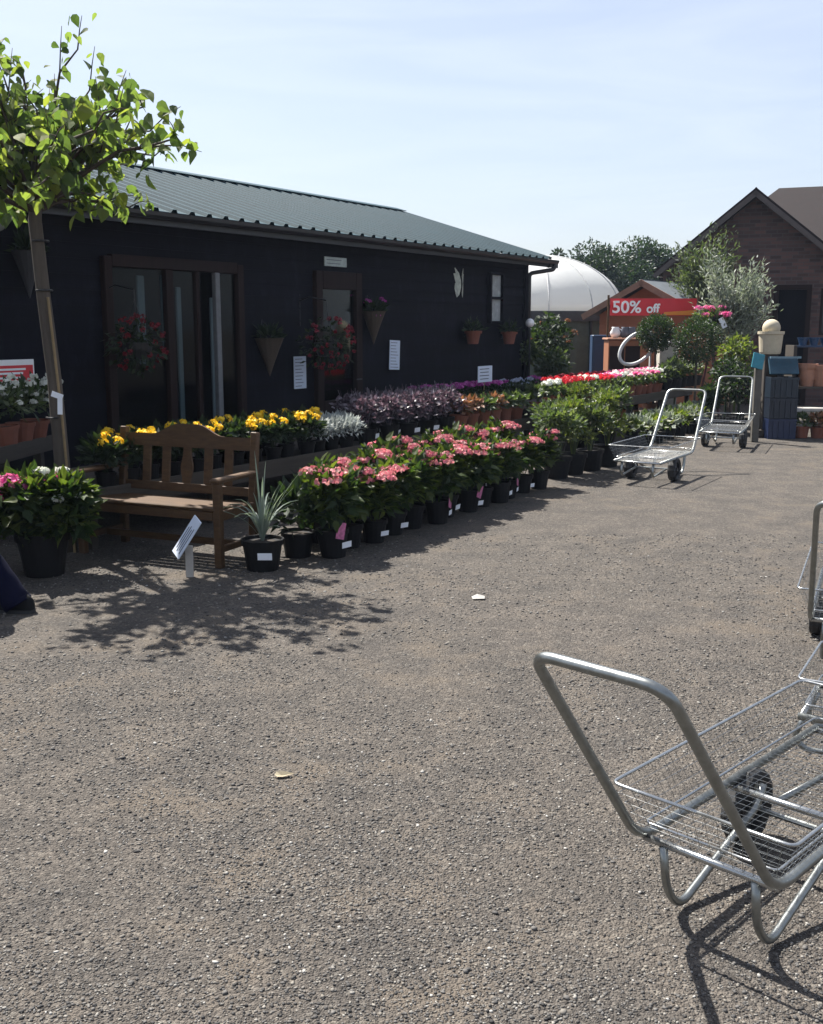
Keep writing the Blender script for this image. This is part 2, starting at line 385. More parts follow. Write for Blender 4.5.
# loose stones lying on the yard
def stones():
    ico = bpy.data.meshes.new('tmp'); import bmesh
    bm = bmesh.new(); bmesh.ops.create_icosphere(bm, subdivisions=1, radius=1)
    V = np.array([v.co[:] for v in bm.verts]); Fc = np.array([[q.index for q in f.verts] for f in bm.faces]); bm.free(); bpy.data.meshes.remove(ico)
    pos = []; 
    def scat(y0, y1, n):
        y = RNG.uniform(y0, y1, n); hw = y*.42 + .25; x = RNG.uniform(-1, 1, n)*hw; pos.append(np.stack([x, y], 1)); return n
    n1 = scat(2.0, 3.4, 34000); n2 = scat(3.4, 5.2, 26000); n3 = scat(5.2, 8.5, 12000)
    P = np.concatenate(pos)
    fld = np.sin(P[:, 0]*2.1 + 1.3*np.sin(P[:, 1]*1.7)) + np.sin(P[:, 1]*2.6 + 1.1*np.sin(P[:, 0]*1.9 + 2)) + .6*np.sin(P[:, 0]*5.3 + P[:, 1]*4.1)
    keep = RNG.uniform(0, 1, len(P)) < np.clip(.85 - .32*fld, .12, 1)
    sz = np.concatenate([RNG.lognormal(math.log(.0037), .30, n1), RNG.lognormal(math.log(.0040), .32, n2), RNG.lognormal(math.log(.0055), .34, n3)])
    sz = np.minimum(sz, .0095); P = P[keep]; sz = sz[keep]; n = len(P)
    sc = sz[:, None]*np.stack([RNG.uniform(.8, 1.4, n), RNG.uniform(.7, 1.1, n), RNG.uniform(.45, .8, n)], 1)
    a = RNG.uniform(0, 6.28, n); ca, sa = np.cos(a), np.sin(a)
    jit = RNG.uniform(.6, 1.25, (n, len(V), 1))
    Q = V[None]*jit*sc[:, None, :]
    X = Q[..., 0]*ca[:, None] - Q[..., 1]*sa[:, None] + P[:, 0:1]; Y = Q[..., 0]*sa[:, None] + Q[..., 1]*ca[:, None] + P[:, 1:2]
    Z = Q[..., 2] + (sc[:, 2]*.35)[:, None]
    co = np.stack([X, Y, Z], -1).reshape(-1).astype(np.float32)
    fi = (Fc[None] + (np.arange(n)*len(V))[:, None, None]).reshape(-1)
    me = bpy.data.meshes.new('gravel'); nf = len(fi)//3
    me.vertices.add(len(co)//3); me.vertices.foreach_set('co', co)
    me.loops.add(len(fi)); me.loops.foreach_set('vertex_index', fi.astype(np.int32))
    me.polygons.add(nf); me.polygons.foreach_set('loop_start', np.arange(0, len(fi), 3, dtype=np.int32)); me.polygons.foreach_set('loop_total', np.full(nf, 3, dtype=np.int32))
    me.update(calc_edges=True); me.materials.append(M['stone'])
    o = bpy.data.objects.new('gravel', me); COL.objects.link(o); tag(o, 'loose grey and buff stones scattered over the yard', 'gravel', None, 'stuff')
stones()
# pale concrete edging at the far right
kb = MB(); p = pz(822, 412); kb.box((p[0]+2.2, p[1]+.1, .04), (6.2, .28, .08), 0, None, .015); kb.build('path', M['kerb'])
tag(bpy.data.objects['path'], kind='structure')

# ------------------------------------------------------------ the long timber shed
shed = thing('timber_shed', 'long near-black boarded shed with a grey-green ribbed metal roof', 'shed', (P0[0], P0[1], 0), SHED_ROT)
X0, X1 = -9.5, tu(522)
EZ = zat(300, 228, .36); XE = tu(549, .36)
RW = 2.0
for _ in range(30):                                        # depth of the ridge from where its far end shows
    RW += .2*(RW and (397 - (411.5 + F*W(XE, -RW)[0]/(W(XE, -RW)[1]*CP + 1.9*-SP)))*(-.02))
RZ = py(397, 211, W(XE, -RW)[1])[2]
print('RW', RW, 'RZ', RZ, 'EZ', EZ, 'X1', X1, 'XE', XE)
wx0, wx1 = tu(109), tu(240); wz0, wz1 = .12, 2.36
dx0, dx1 = tu(315), tu(357); dz1 = zat(335, 272, 0)
def boards(mb, x0, x1, z0, z1, y=0.0, th=.03):
    z = 0.0; h = .145
    while z < z1:
        a, b_ = max(z, z0), min(z + h, z1)
        if b_ - a > .004:
            ya = y - .022 + (a - z)/h*.016; yb = y - .022 + (b_ - z)/h*.016
            mb.add([(x0, ya, a), (x1, ya, a), (x1, yb, b_), (x0, yb, b_), (x0, y+th, a), (x1, y+th, a), (x1, y+th, b_), (x0, y+th, b_)],
                   [(0,1,2,3), (4,7,6,5), (0,4,5,1), (3,2,6,7), (0,3,7,4), (1,5,6,2)])
        z += h
wb = MB(); EW = EZ - .06
boards(wb, X0, wx0, 0, EW); boards(wb, wx0, wx1, wz1, EW); boards(wb, wx1, dx0, 0, EW); boards(wb, dx0, dx1, dz1, EW); boards(wb, dx1, X1, 0, EW)
boards(wb, wx0, wx1, 0, wz0)
wb.box((X1 - .03, RW, EW/2), (.06, 2*RW, EW)); wb.box((X0 + .03, RW, EW/2), (.06, 2*RW, EW)); wb.box(((X0+X1)/2, 2*RW, EW/2), (X1-X0, .05, EW))
for xx in (X1 - .06, X0):
    wb.add([(xx, 0, EW), (xx, 2*RW, EW), (xx, RW, RZ-.08), (xx+.06, 0, EW), (xx+.06, 2*RW, EW), (xx+.06, RW, RZ-.08)], [(0,1,2), (3,5,4), (0,2,5,3), (1,4,5,2)])
wb.box((X1 - .02, -.035, EW/2), (.10, .05, EW)); wb.box(((X0+X1)/2, .06, EW-.03), (X1-X0, .05, .06))
wb.build('wall', M['shed_wood'], shed)
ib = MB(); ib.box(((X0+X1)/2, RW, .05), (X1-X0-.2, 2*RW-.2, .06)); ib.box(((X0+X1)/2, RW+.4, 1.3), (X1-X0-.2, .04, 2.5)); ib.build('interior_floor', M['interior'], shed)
# ribbed roof sheet, both slopes
rb = MB(); xs = []; x = X0 - .3
while x < XE:
    for dx, dz in ((0, 0), (.16, 0), (.18, .032), (.23, .032)): xs.append((min(x+dx, XE), dz))
    x += .25
def slope(y0, z0, y1, z1):
    L = math.hypot(y1-y0, z1-z0); ny, nz = -(z1-z0)/L*(1 if y1 > y0 else -1), abs(y1-y0)/L
    n = len(xs); vs = []
    for (yy, zz) in ((y0, z0), (y1, z1)):
        for x, d in xs: vs.append((x, yy + ny*d*(1 if y1 > y0 else 1), zz + nz*d))
    for (yy, zz) in ((y0, z0), (y1, z1)):
        for x, d in xs: vs.append((x, yy + ny*(d-.006), zz + nz*(d-.006)))
    fs = []; ms = []
    for i in range(n-1):
        fs.append((i, i+1, n+i+1, n+i)); fs.append((2*n+i, 3*n+i, 3*n+i+1, 2*n+i+1)); fs.append((i, 2*n+i, 2*n+i+1, i+1)); fs.append((n+i, n+i+1, 3*n+i+1, 3*n+i))
    rb.add(vs, fs, 0)
slope(-.34, EZ, RW, RZ); slope(2*RW+.34, EZ, RW, RZ)
rb.box(((X0-.3+XE)/2, RW-.09, RZ+.022), (XE-X0+.3, .24, .012), 0, Matrix.Rotation(math.radians(16), 3, 'X')); rb.box(((X0-.3+XE)/2, RW+.14, RZ+.022), (XE-X0+.3, .24, .012), 0, Matrix.Rotation(math.radians(-16), 3, 'X'))
# soffit boards and fascia below the sheet
rb.box(((X0+X1)/2, -.16, EZ-.045), (X1-X0+.5, .26, .02), 1); rb.box(((X0+X1)/2+.2, -.305, EZ-.075), (X1-X0+.9, .022, .12), 1)
for sgn in (0, 1):
    for k in (-1, 1):
        pass
al = math.atan2(RZ-EZ, RW+.34)
for yc, an in ((RW/2-.17, al), (RW*1.5+.17, -al)):
    rb.box((XE-.04, yc, (EZ+RZ)/2-.085), (.025, math.hypot(RZ-EZ, RW+.34), .13), 1, Matrix.Rotation(an, 3, 'X'))
rb.build('roof', [M['roof_metal'], M['gutter']], shed)
gt = MB(); prof = [(-.055, 0), (-.05, -.035), (-.03, -.058), (0, -.065), (.03, -.058), (.05, -.035), (.055, 0), (.049, 0), (.044, -.03), (.026, -.05), (0, -.057), (-.026, -.05), (-.044, -.03), (-.049, 0)]
n = len(prof); ga, gbx = X0-.3, XE+.12
gt.add([(ga, -.38+a, EZ-.02+b) for a, b in prof] + [(gbx, -.38+a, EZ-.02+b) for a, b in prof], [(i, (i+1) % n, n+(i+1) % n, n+i) for i in range(n)] + [tuple(range(n-1, -1, -1)), tuple(range(n, 2*n))])
gt.build('gutter', M['gutter'], shed)
dp = MB(); dp.tube(smoothpath([(gbx-.08, -.38, EZ-.05), (gbx-.08, -.38, EZ-.17), (X1+.06, -.06, EZ-.24), (X1+.06, -.06, .1)], .07), .036, 10); dp.build('downpipe', M['gutter'], shed, True)
# glazed sliding window
win = MB(); fw = .06
def fbox(mb, x0, x1, z0, z1, y=-.045, d=.075, mi=0): mb.box(((x0+x1)/2, y, (z0+z1)/2), (x1-x0, d, z1-z0), mi, None, .006)
wl = wx1 - wx0
fbox(win, wx0-.04, wx0+fw, wz0, wz1); fbox(win, wx1-fw, wx1+.04, wz0, wz1); fbox(win, wx0+fw, wx1-fw, wz1-.1, wz1+.02); fbox(win, wx0+fw, wx1-fw, wz0, wz0+.12)
a1 = wx0 + wl*.40; a2 = a1 + .10; b1 = wx0 + wl*.64; b2 = b1+.06; c1 = wx0 + wl*.78; c2 = c1+.075
fbox(win, a1, a2, wz0+.12, wz1-.1); fbox(win, b1, b2, wz0+.12, wz1-.1, -.02, .06)
wobj = win.build('window', M['brown_frame'], shed)
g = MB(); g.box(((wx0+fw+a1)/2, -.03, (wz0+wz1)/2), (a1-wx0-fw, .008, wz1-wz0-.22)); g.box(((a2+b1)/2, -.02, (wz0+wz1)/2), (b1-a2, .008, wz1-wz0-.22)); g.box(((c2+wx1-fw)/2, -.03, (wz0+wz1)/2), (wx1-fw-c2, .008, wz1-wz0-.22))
g.build('pane', M['glass'], wobj)
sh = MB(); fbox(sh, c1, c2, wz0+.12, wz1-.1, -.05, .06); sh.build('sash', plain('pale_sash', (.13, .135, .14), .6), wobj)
refl = MB()  # pale strips behind the panes, standing in for sky reflected in the glass
for xx, z0, z1, w in ((wx0+wl*.33, 1.3, 2.2, .10), (a2+.12, 1.35, 2.22, .15), (b1-.06, .5, 2.1, .07), (wx1-.22, .4, 2.0, .10)): refl.box((xx, .16, (z0+z1)/2), (w, .03, z1-z0), 0, None, .008)
refl.build('reflection_strip', M['reflection_strip'], shed)
# things standing on the inside sill, seen through the glass
# glazed door
db = MB(); fbox(db, dx0-.03, dx0+.10, .15, dz1); fbox(db, dx1-.10, dx1+.03, .15, dz1); fbox(db, dx0+.10, dx1-.10, dz1-.22, dz1); fbox(db, dx0+.10, dx1-.10, .15, .75); fbox(db, dx0, dx1, 0, .15, -.06, .12)
dobj = db.build('door', M['brown_frame'], shed)
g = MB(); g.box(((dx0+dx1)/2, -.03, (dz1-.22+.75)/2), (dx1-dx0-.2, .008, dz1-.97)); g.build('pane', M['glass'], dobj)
hd = MB(); hd.tube([(dx1-.05, -.085, 1.0), (dx1-.05, -.12, 1.0), (dx1-.17, -.12, 1.0)], .009, 8); hd.build('handle', M['metal_dark'], dobj)
# tall narrow light pane near the far corner
nx0, nx1 = tu(486.5), tu(497); nz0, nz1 = zat(492, 321, 0), zat(492, 275, 0)
nw = MB(); fbox(nw, nx0-.05, nx0, nz0-.04, nz1+.04); fbox(nw, nx1, nx1+.05, nz0-.04, nz1+.04); fbox(nw, nx0, nx1, nz1, nz1+.04); fbox(nw, nx0, nx1, nz0-.04, nz0); fbox(nw, nx0, nx1, (nz0+nz1)/2-.02, (nz0+nz1)/2+.02)
no = nw.build('window', M['shed_wood'], shed); g = MB(); g.box(((nx0+nx1)/2, -.03, (nz0+nz1)/2), (nx1-nx0, .008, nz1-nz0)); g.build('pane', plain('frosted_pane', (.33, .36, .36), .25, 0, .25, 9), no)

def wall_board(name, label, cat, u, v, wpx, hpx, mat, lines=0, o=.045, tilt=0.0, linemat='ink', th=.012):
    t = tu(u, o, 512-v); wd = W(t, o); z = py(u, v, wd[1])[2]; dep = wd[1]*CP - (z-H)*SP
    k = dep/F; h = hpx*k; w = abs(tu(u+wpx/2, o, 512-v) - tu(u-wpx/2, o, 512-v))
    T = thing(name, label, cat, (wd[0], wd[1], z), SHED_ROT)
    mb = MB(); rot = Matrix.Rotation(tilt, 3, 'Y'); mb.box((0, 0, 0), (w, th, h), 0, rot, .002); mb.build('board', mat, T)
    if lines:
        lb = MB()
        for i in range(lines):
            zz = h/2 - h*(i+.8)/(lines+.6); ww = w*random.uniform(.5, .8)
            lb.box(rot @ Vector((-(w*.84-ww)/2, -th/2-.0015, zz)), (ww, .002, h/(lines+1)*.2), 0, rot)
        lb.build('print', M[linemat], T)
    return T, w, h
wall_board('paper_notice', 'tall white paper notice on the dark wall under the wicker cone beside the doorway', 'notice', 300, 372.5, 12, 32, M['paper'], 9)
wall_board('paper_notice', 'tilted white paper notice on the dark wall past the glazed door', 'notice', 394.5, 355, 10, 29, M['paper'], 9, .045, .05)
wall_board('door_plaque', 'small pale oblong plaque on the shed wall above the glazed door', 'plaque', 335.5, 262, 22, 9, plain('plaque_grey', (.42, .48, .46), .6), 2)
wall_board('safety_sign', 'red and white notice board behind the white flowers near the tree', 'sign', 10, 378, 50, 36, M['white'], 0)
T = bpy.data.objects['safety_sign']
t_, w_, h_ = T, abs(tu(35, .045, 134)-tu(-15, .045, 134)), .3
mb = MB(); mb.box((0, -.009, .03), (w_*.93, .004, .16)); mb.build('red_panel', M['red_sign'], T)
mb = MB()
for i, zz in enumerate((.075, .04, .0)):
    mb.box((-.02, -.0125, zz), (w_*(.7-.12*i), .002, .018))
mb.build('print', M['white'], T)
# round pale disc at the left end
wd = W(tu(-6, .06, 297), .06); z = py(-6, 215, wd[1])[2]
T = thing('wall_disc', 'round pale disc fixed on the boards left of the tree trunk', 'disc', (wd[0], wd[1], z), SHED_ROT)
mb = MB(); mb.v = []; mb.lathe([(.001, 0), (.13, 0), (.14, .012), (.12, .022), (.001, .026)], 24); 
mb.v = [(x, -zz, y) for x, y, zz in mb.v]; mb.build('disc', plain('disc_paint', (.16, .16, .155), .6), T)

# wicker cones, hung on the wall
def cone_basket(u, v, wpx, hpx, label, mat, foliage=None, flower=None):
    o = .12; t = tu(u, o, 512-v); wd = W(t, o); z = py(u, v, wd[1])[2]; k = (wd[1]*CP)/F; h = hpx*k; r = wpx*k*.5
    T = thing('cone_basket', label, 'basket', (wd[0], wd[1], z), SHED_ROT, 'wicker cones on the shed wall')
    mb = MB(); prof = [(.004, -h), (r*.33, -h*.66), (r*.68, -h*.3), (r, 0), (r*1.07, .012), (r*.95, .012), (r*.6, -h*.3)]
    mb.lathe(prof, 14); mb.build('cone', mat, T)
    mb = MB(); mb.tube([(-r*.9, 0, .01), (0, .1, .22), (r*.9, 0, .01)], .006, 6); mb.build('hanger', M['metal_dark'], T)
    n = 90; mb = MB(); d = RNG.normal(size=(n, 3)); d[:, 2] = np.abs(d[:, 2])
    mb.leaves(np.array([0, 0, .01]) + d*[r*.3, r*.3, .03], d, RNG.normal(size=(n, 3)), RNG.uniform(.08, .17, n), .05); mb.build('foliage', M[foliage or 'dark_leaf'], T)
    if flower:
        for i in range(9): mb = MB(); mb.florets(RNG.normal(size=3)*[r, r*.6, .07] + [0, 0, .12], .035, 10, .035); mb.build('flower_head', M[flower], T)
cone_basket(269, 339, 29, 37, 'pale wicker cone hanging on the wall between the sliding window and glazed door', M['wicker'])
cone_basket(373.5, 312, 24, 32, 'wicker cone holding purple flowers on the wall right of the glazed door', M['wicker'], None, 'magenta')
cone_basket(27, 252, 30, 45, 'dark cone basket on the boards just left of the tree trunk', plain('dark_wicker', (.03, .03, .035), .8))

# hanging baskets of red fuchsias
def hanging_basket(u, v, rpx, o, label, fl, nleaf=260, nf=34):
    t = tu(u, o, 512-v); wd = W(t, o); z = py(u, v, wd[1])[2]; k = wd[1]*CP/F; R = rpx*k
    T = thing('hanging_basket', label, 'hanging basket', (wd[0], wd[1], z), SHED_ROT, 'hanging baskets on the shed front')
    mb = MB(); mb.lathe([(.03, -.17), (.11, -.15), (.15, -.06), (.16, 0), (.15, .005), (.13, -.03)], 16); mb.build('basket', M['metal_dark'], T)
    mb = MB()
    for a in (0, 2.1, 4.2): mb.tube([(.15*math.cos(a), .15*math.sin(a), 0), (0, 0, .42)], .004, 5)
    mb.tube([(0, 0, .42), (0, 0, .5), (0, o*.6, .55), (0, o-.01, .5)], .008, 6); mb.tube([(0, o-.012, .58), (0, o-.012, .2)], .01, 6); mb.build('bracket', M['metal_dark'], T)
    d = RNG.normal(size=(nleaf, 3)); d /= np.linalg.norm(d, axis=1, keepdims=True); rr = RNG.uniform(.35, 1, (nleaf, 1))
    mb = MB(); mb.leaves(d*rr*[R*.95, min(R*.8, o+.0), R*.85] + [0, 0, -.02], d + RNG.normal(size=(nleaf, 3))*.6 - [0, 0, .4], RNG.normal(size=(nleaf, 3)) + [0, 0, 1], RNG.uniform(.05, .1, nleaf), .04); mb.build('foliage', M['dark_leaf'], T)
    for i in range(nf):
        mb = MB(); q = RNG.normal(size=3); q /= np.linalg.norm(q); q[1] = -abs(q[1]); mb.florets(q*[R, min(R*.8, o), R*.8], .022, 9, .032, 1, 0, True); mb.build('flower_head', M[fl], T)
hanging_basket(136, 343, 34, .42, 'hanging basket trailing red flowers in front of the sliding window', 'basketred')
hanging_basket(327, 343, 33, .42, 'hanging basket of dark red flowers in front of the glazed door', 'darkred', 260, 50)

# butterfly ornament
wd = W(tu(461, .05, 228), .05); z = py(461, 284, wd[1])[2]
T = thing('butterfly_ornament', 'pale metal butterfly fixed to the shed wall', 'ornament', (wd[0], wd[1], z), SHED_ROT)
for sx in (-1, 1):
    mb = MB(); poly = [(0, .02), (.05*sx, .16), (.13*sx, .24), (.17*sx, .17), (.12*sx, .03), (.14*sx, -.08), (.09*sx, -.2), (.04*sx, -.16), (0, -.03)]
    if sx < 0: poly = poly[::-1]
    mb.prism(poly, -.012, -.006); w = mb.build('wing', plain('butterfly_paint%d' % (sx+1), (.42, .45, .38), .5, 0, .5, 14), T); w.rotation_euler = (0, 0, .35*sx)
mb = MB(); mb.tube([(0, -.01, -.12), (0, -.015, 0), (0, -.01, .1)], [.005, .014, .006], 8); mb.build('body', M['metal_dark'], T)
# pots on brackets by the far corner
for u, lab, col in ((473, 'terracotta wall pot on the shed, nearest the butterfly', 0), (509, 'terracotta wall pot on the shed beside its far corner', 0)):
    o = .16; wd = W(tu(u, o, 174), o); z = py(u, 344, wd[1])[2]
    T = thing('wall_pot', lab, 'flower pot', (wd[0], wd[1], z), SHED_ROT, 'terracotta wall pots')
    mb = MB(); mb.lathe([(.08, 0), (.115, .16), (.135, .16), (.14, .2), (.12, .2), (.11, .17)], 16); mb.build('pot', M['terracotta'], T)
    mb = MB(); mb.tube([(0, .15, .1), (0, .1, .12)], .015, 6); mb.build('bracket', M['metal_dark'], T)
    n = 90; d = RNG.normal(size=(n, 3)); d[:, 2] = np.abs(d[:, 2]); mb = MB(); mb.leaves(d*[.07, .06, .05] + [0, 0, .2], d, RNG.normal(size=(n, 3)), RNG.uniform(.06, .14, n), .04); mb.build('foliage', M['dark_leaf'], T)

# ------------------------------------------------------------ staging (plank tables)
def staging(label, x0, x1, o0, o1, z, front_h=.16, slats=True):
    T = thing('plant_staging', label, 'staging', (P0[0], P0[1], 0), SHED_ROT, 'plank staging for pots')
    mb = MB(); nb = max(3, int((o1-o0)/.16)); w = (o1-o0)/nb
    for i in range(nb): mb.box(((x0+x1)/2, -(o0+w*(i+.5)), z-.015), (x1-x0, w-.012, .03), 0, None, .003)
    mb.build('tabletop', M['stage_wood'], T)
    mb = MB(); mb.box(((x0+x1)/2, -o1-.015, z-front_h/2+.025), (x1-x0+.02, .028, front_h), 0, None, .004); mb.build('front_board', M['stage_wood'], T)
    n = max(2, int((x1-x0)/1.3)+1)
    for i in range(n):
        xx = x0+.06 + (x1-x0-.12)*i/(n-1)
        for oo in (o0+.05, o1-.05):
            mb = MB(); mb.box((xx, -oo, (z-.03)/2), (.07, .07, z-.03), 0, None, .005); mb.build('leg', M['dark_post'], T)
TZ = .45; TX0 = tu(90, 1.93)
staging('long plank staging under the yellow, silver and purple plants along the shed', TX0, tu(546, 1.86), .6, 1.86, TZ)
GZ = zat(600, 376, 2.1) - .36; GX0, GX1 = tu(556, 2.28), tu(690, 2.28)
staging('plank staging under the rows of red and white geraniums', GX0, GX1, 1.1, 2.28, GZ, .14)
# price card hung above the magenta flowers
cardz = zat(485, 374, 1.15); wt = W(tu(485, 1.15, 138), 1.15)
T = thing('price_card', 'square white price card on a stick above the magenta flowers', 'sign', (wt[0], wt[1], TZ), SHED_ROT)
mb = MB(); mb.tube([(0, .012, 0), (0, .012, cardz-TZ+.05)], .008, 6); mb.build('stick', M['cane'], T)
mb = MB(); mb.box((0, 0, cardz-TZ), (.40, .012, .22), 0, None, .002); mb.build('card', M['paper'], T)
mb = MB()
for i in range(4): mb.box((-.03, -.008, cardz-TZ+.07-i*.045), (.27-.03*(i % 2), .002, .012))
mb.build('print', M['ink'], T)
# short staging left of the tree
q0 = pz(0, 449, .72); q1 = pz(49, 437, .72)
T = thing('plant_staging', 'short plank staging under white flowers left of the tree', 'staging', q1, math.atan2(q1[1]-q0[1], q1[0]-q0[0]), 'plank staging for pots')
mb = MB(); mb.box((-.9, .22, -.015), (1.9, .44, .03), 0, None, .003); mb.build('tabletop', M['stage_wood'], T)
mb = MB(); mb.box((-.9, -.013, -.05), (1.92, .025, .13), 0, None, .003); mb.build('front_board', M['stage_wood'], T)
for xx, yy in ((-.1, .06), (-.1, .38), (-1.75, .06), (-1.75, .38)):
    mb = MB(); mb.box((xx, yy, -.36-.025), (.07, .07, .67)); mb.build('leg', M['dark_post'], T)
LT = (q0, q1)

# ------------------------------------------------------------ plants in pots
def potmesh(r0, r1, h, mats, parent, n=16):
    mb = MB(); mb.lathe([(r0, 0), (r0+(r1-r0)*.82, h*.82), (r1*1.03, h*.82), (r1*1.06, h), (r1*.96, h), (r1*.93, h*.9)], n)
    mb.lathe([(r1*.93, h*.88), (r1*.4, h*.92), (.002, h*.93)], n, 1, cap=False)
    return mb.build('pot', mats, parent)
def bush_leaves(n, c, R, L, Wd, up=.3, droop=.2, shell=.45):
    d = RNG.normal(size=(n, 3)); d /= np.linalg.norm(d, axis=1, keepdims=True)
    d[:, 2] = np.where(d[:, 2] < -.35, -d[:, 2], d[:, 2])
    rr = RNG.uniform(shell, 1.0, (n, 1))**.7
    P = np.array(c) + d*rr*np.array(R)*RNG.uniform(.8, 1.12, (n, 1))
    D = d + RNG.normal(size=(n, 3))*.55 + [0, 0, up]; U = RNG.normal(size=(n, 3))*.5 + [0, 0, 1.0] + d*.3
    return P, D, U, RNG.uniform(L*.7, L*1.25, n), RNG.uniform(Wd*.8, Wd*1.2, n)
def stems(mb, n, h0, h1, R, r=.004):
    for i in range(n):
        a = RNG.uniform(0, 6.28); q = R*math.sqrt(RNG.uniform(0, 1)); mb.tube([(.02*math.cos(a), .02*math.sin(a), h0), (q*.6*math.cos(a), q*.6*math.sin(a), (h0+h1)/2), (q*math.cos(a), q*math.sin(a), h1)], r, 5)
PROTO = {}
def proto(kind):
    if kind in PROTO: return PROTO[kind]
    fn, var = kind
    T = thing(fn, 'x', 'potted plant', (0, 0, -50)); s = 1.0
    leaf = None
    if fn == 'pink_hydrangea':
        potmesh(.085, .115, .2, [M['pot_black'], M['soil']], T); mb = MB(); P = bush_leaves(380, (0, 0, .35), (.185, .185, .27), .088, .052, .1); mb.leaves(*P, droop=.25, heart=True); stems(mb, 6, .18, .5, .14); mb.build('foliage', M['hyd_leaf'], T)
        nh = (5, 6, 4, 3)[var]
        for i in range(nh):
            mb = MB(); a = RNG.uniform(0, 6.28); q = RNG.uniform(.02, .17); mb.florets((q*math.cos(a), q*math.sin(a), RNG.uniform(.53, .62)), RNG.uniform(.062, .098), 58, .036, .36); mb.build('flower_head', M['pink'], T)
        if var != 1:
            mb = MB(); mb.box((.03, -.112, .09), (.085, .003, .042), 0, Matrix.Rotation(.12, 3, 'X')); mb.build('pot_label', M['tag_white'], T)
        if var == 0:
            mb = MB(); mb.box((-.03, -.13, .20), (.075, .004, .115), 0, Matrix.Rotation(.3, 3, 'Y')); mb.build('picture_tag', plain('tag_pink', (.45, .12, .25), .5, 0, .5, 40), T)
    elif fn == 'yellow_marigold':
        potmesh(.06, .08, .13, [M['pot_black'], M['soil']], T); mb = MB(); P = bush_leaves(210, (0, 0, .23), (.16, .16, .14), .085, .05, .1); mb.leaves(*P); stems(mb, 5, .12, .3, .1); mb.build('foliage', M['dark_leaf'], T)
        for i in range(2 if var else 3):
            mb = MB(); a = RNG.uniform(0, 6.28); q = RNG.uniform(.03, .15); mb.florets((q*math.cos(a), q*math.sin(a), RNG.uniform(.345, .41)), RNG.uniform(.038, .055), 46, .034, .75, 0, True); mb.build('flower_head', M['yellow'], T)
    elif fn == 'silver_ragwort':
        potmesh(.06, .08, .12, [M['pot_black'], M['soil']], T); mb = MB(); P = bush_leaves(420, (0, 0, .19), (.17, .17, .13), .065, .018, .4); mb.leaves(*P); mb.build('foliage', M['silver_leaf'], T)
    elif fn == 'purple_heuchera':
        potmesh(.075, .10, .15, [M['pot_black'], M['soil']], T); mb = MB(); P = bush_leaves(340, (0, 0, .27), (.21, .21, .18), .052, .042, .2); mb.leaves(*P); mb.build('foliage', M['purple_leaf'], T)
        mb = MB(); stems(mb, 9, .15, .5, .2, .0025); mb.build('stems', M['purple_leaf'], T)
        mb = MB(); mb.box((.02, -.097, .08), (.10, .003, .045), 0, Matrix.Rotation(.1, 3, 'X')); mb.build('pot_label', M['tag_white'], T)
    elif fn == 'copper_leaf_plant':
        potmesh(.075, .1, .15, [M['terracotta'], M['soil']], T); mb = MB(); P = bush_leaves(150, (0, 0, .21), (.14, .14, .10), .075, .05, .15); mb.leaves(*P); mb.build('foliage', M['orange_leaf' if var else 'mid_leaf'], T)
    elif fn == 'geranium':
        potmesh(.055, .075, .13, [M['terracotta'], M['soil']], T); mb = MB(); P = bush_leaves(80, (0, 0, .19), (.11, .11, .07), .06, .055, .1); mb.leaves(*P); stems(mb, 3, .12, .3, .06); mb.build('foliage', M['mid_leaf'], T)
        for i in range(4): 
            mb = MB(); a = RNG.uniform(0, 6.28); q = RNG.uniform(.01, .1); mb.florets((q*math.cos(a), q*math.sin(a), RNG.uniform(.27, .32)), .042, 22, .038, .75); mb.build('flower_head', M[{0: 'redflower', 1: 'whiteflower', 2: 'hotpink', 3: 'palepink', 4: 'darkred'}[var]], T)
    elif fn == 'green_shrub':
        potmesh(.13, .17, .26, [M['pot_black'], M['soil']], T); mb = MB()
        for k in range(7):
            a = RNG.uniform(0, 6.28); q = RNG.uniform(.05, .2); P = bush_leaves(110, (q*math.cos(a), q*math.sin(a), RNG.uniform(.38, .80)), (.16, .16, .15), .07, .042, .2, .2, .2); mb.leaves(*P)
        stems(mb, 9, .24, .8, .2, .005); mb.build('foliage', M['bright_leaf' if var else 'mid_leaf'], T)
    elif fn == 'magenta_bedding':
        potmesh(.06, .08, .12, [M['pot_black'], M['soil']], T); mb = MB(); P = bush_leaves(90, (0, 0, .2), (.15, .15, .12), .07, .035); mb.leaves(*P); mb.build('foliage', M['dark_leaf'], T)
        for i in range(6): 
            mb = MB(); a = RNG.uniform(0, 6.28); q = RNG.uniform(.0, .14); mb.florets((q*math.cos(a), q*math.sin(a), RNG.uniform(.28, .36)), .035, 16, .035); mb.build('flower_head', M['paleblue' if var else 'magenta'], T)
    elif fn == 'white_bedding':
        potmesh(.09, .12, .17, [M['terracotta'], M['soil']], T); mb = MB(); P = bush_leaves(170, (0, 0, .31), (.20, .17, .2), .09, .04, .2); mb.leaves(*P); mb.build('foliage', M['mid_leaf'], T)
        for i in range(16): 
            mb = MB(); q = RNG.normal(size=3)*[.12, .1, .05]; mb.florets(q + [0, 0, .47], .03, 16, .036); mb.build('flower_head', M['whiteflower'], T)
    elif fn == 'tray_plant':
        potmesh(.05, .065, .1, [M['pot_black'], M['soil']], T); mb = MB(); P = bush_leaves(190, (0, 0, .15), (.11, .11, .12), .055, .03) if var == 3 else bush_leaves(70, (0, 0, .15), (.10, .10, .08), .06, .035); mb.leaves(*P); mb.build('foliage', M[('mid_leaf', 'bright_leaf', 'olive_leaf', 'dark_leaf')[var]], T)
    PROTO[kind] = T; T['used'] = 0
    return T
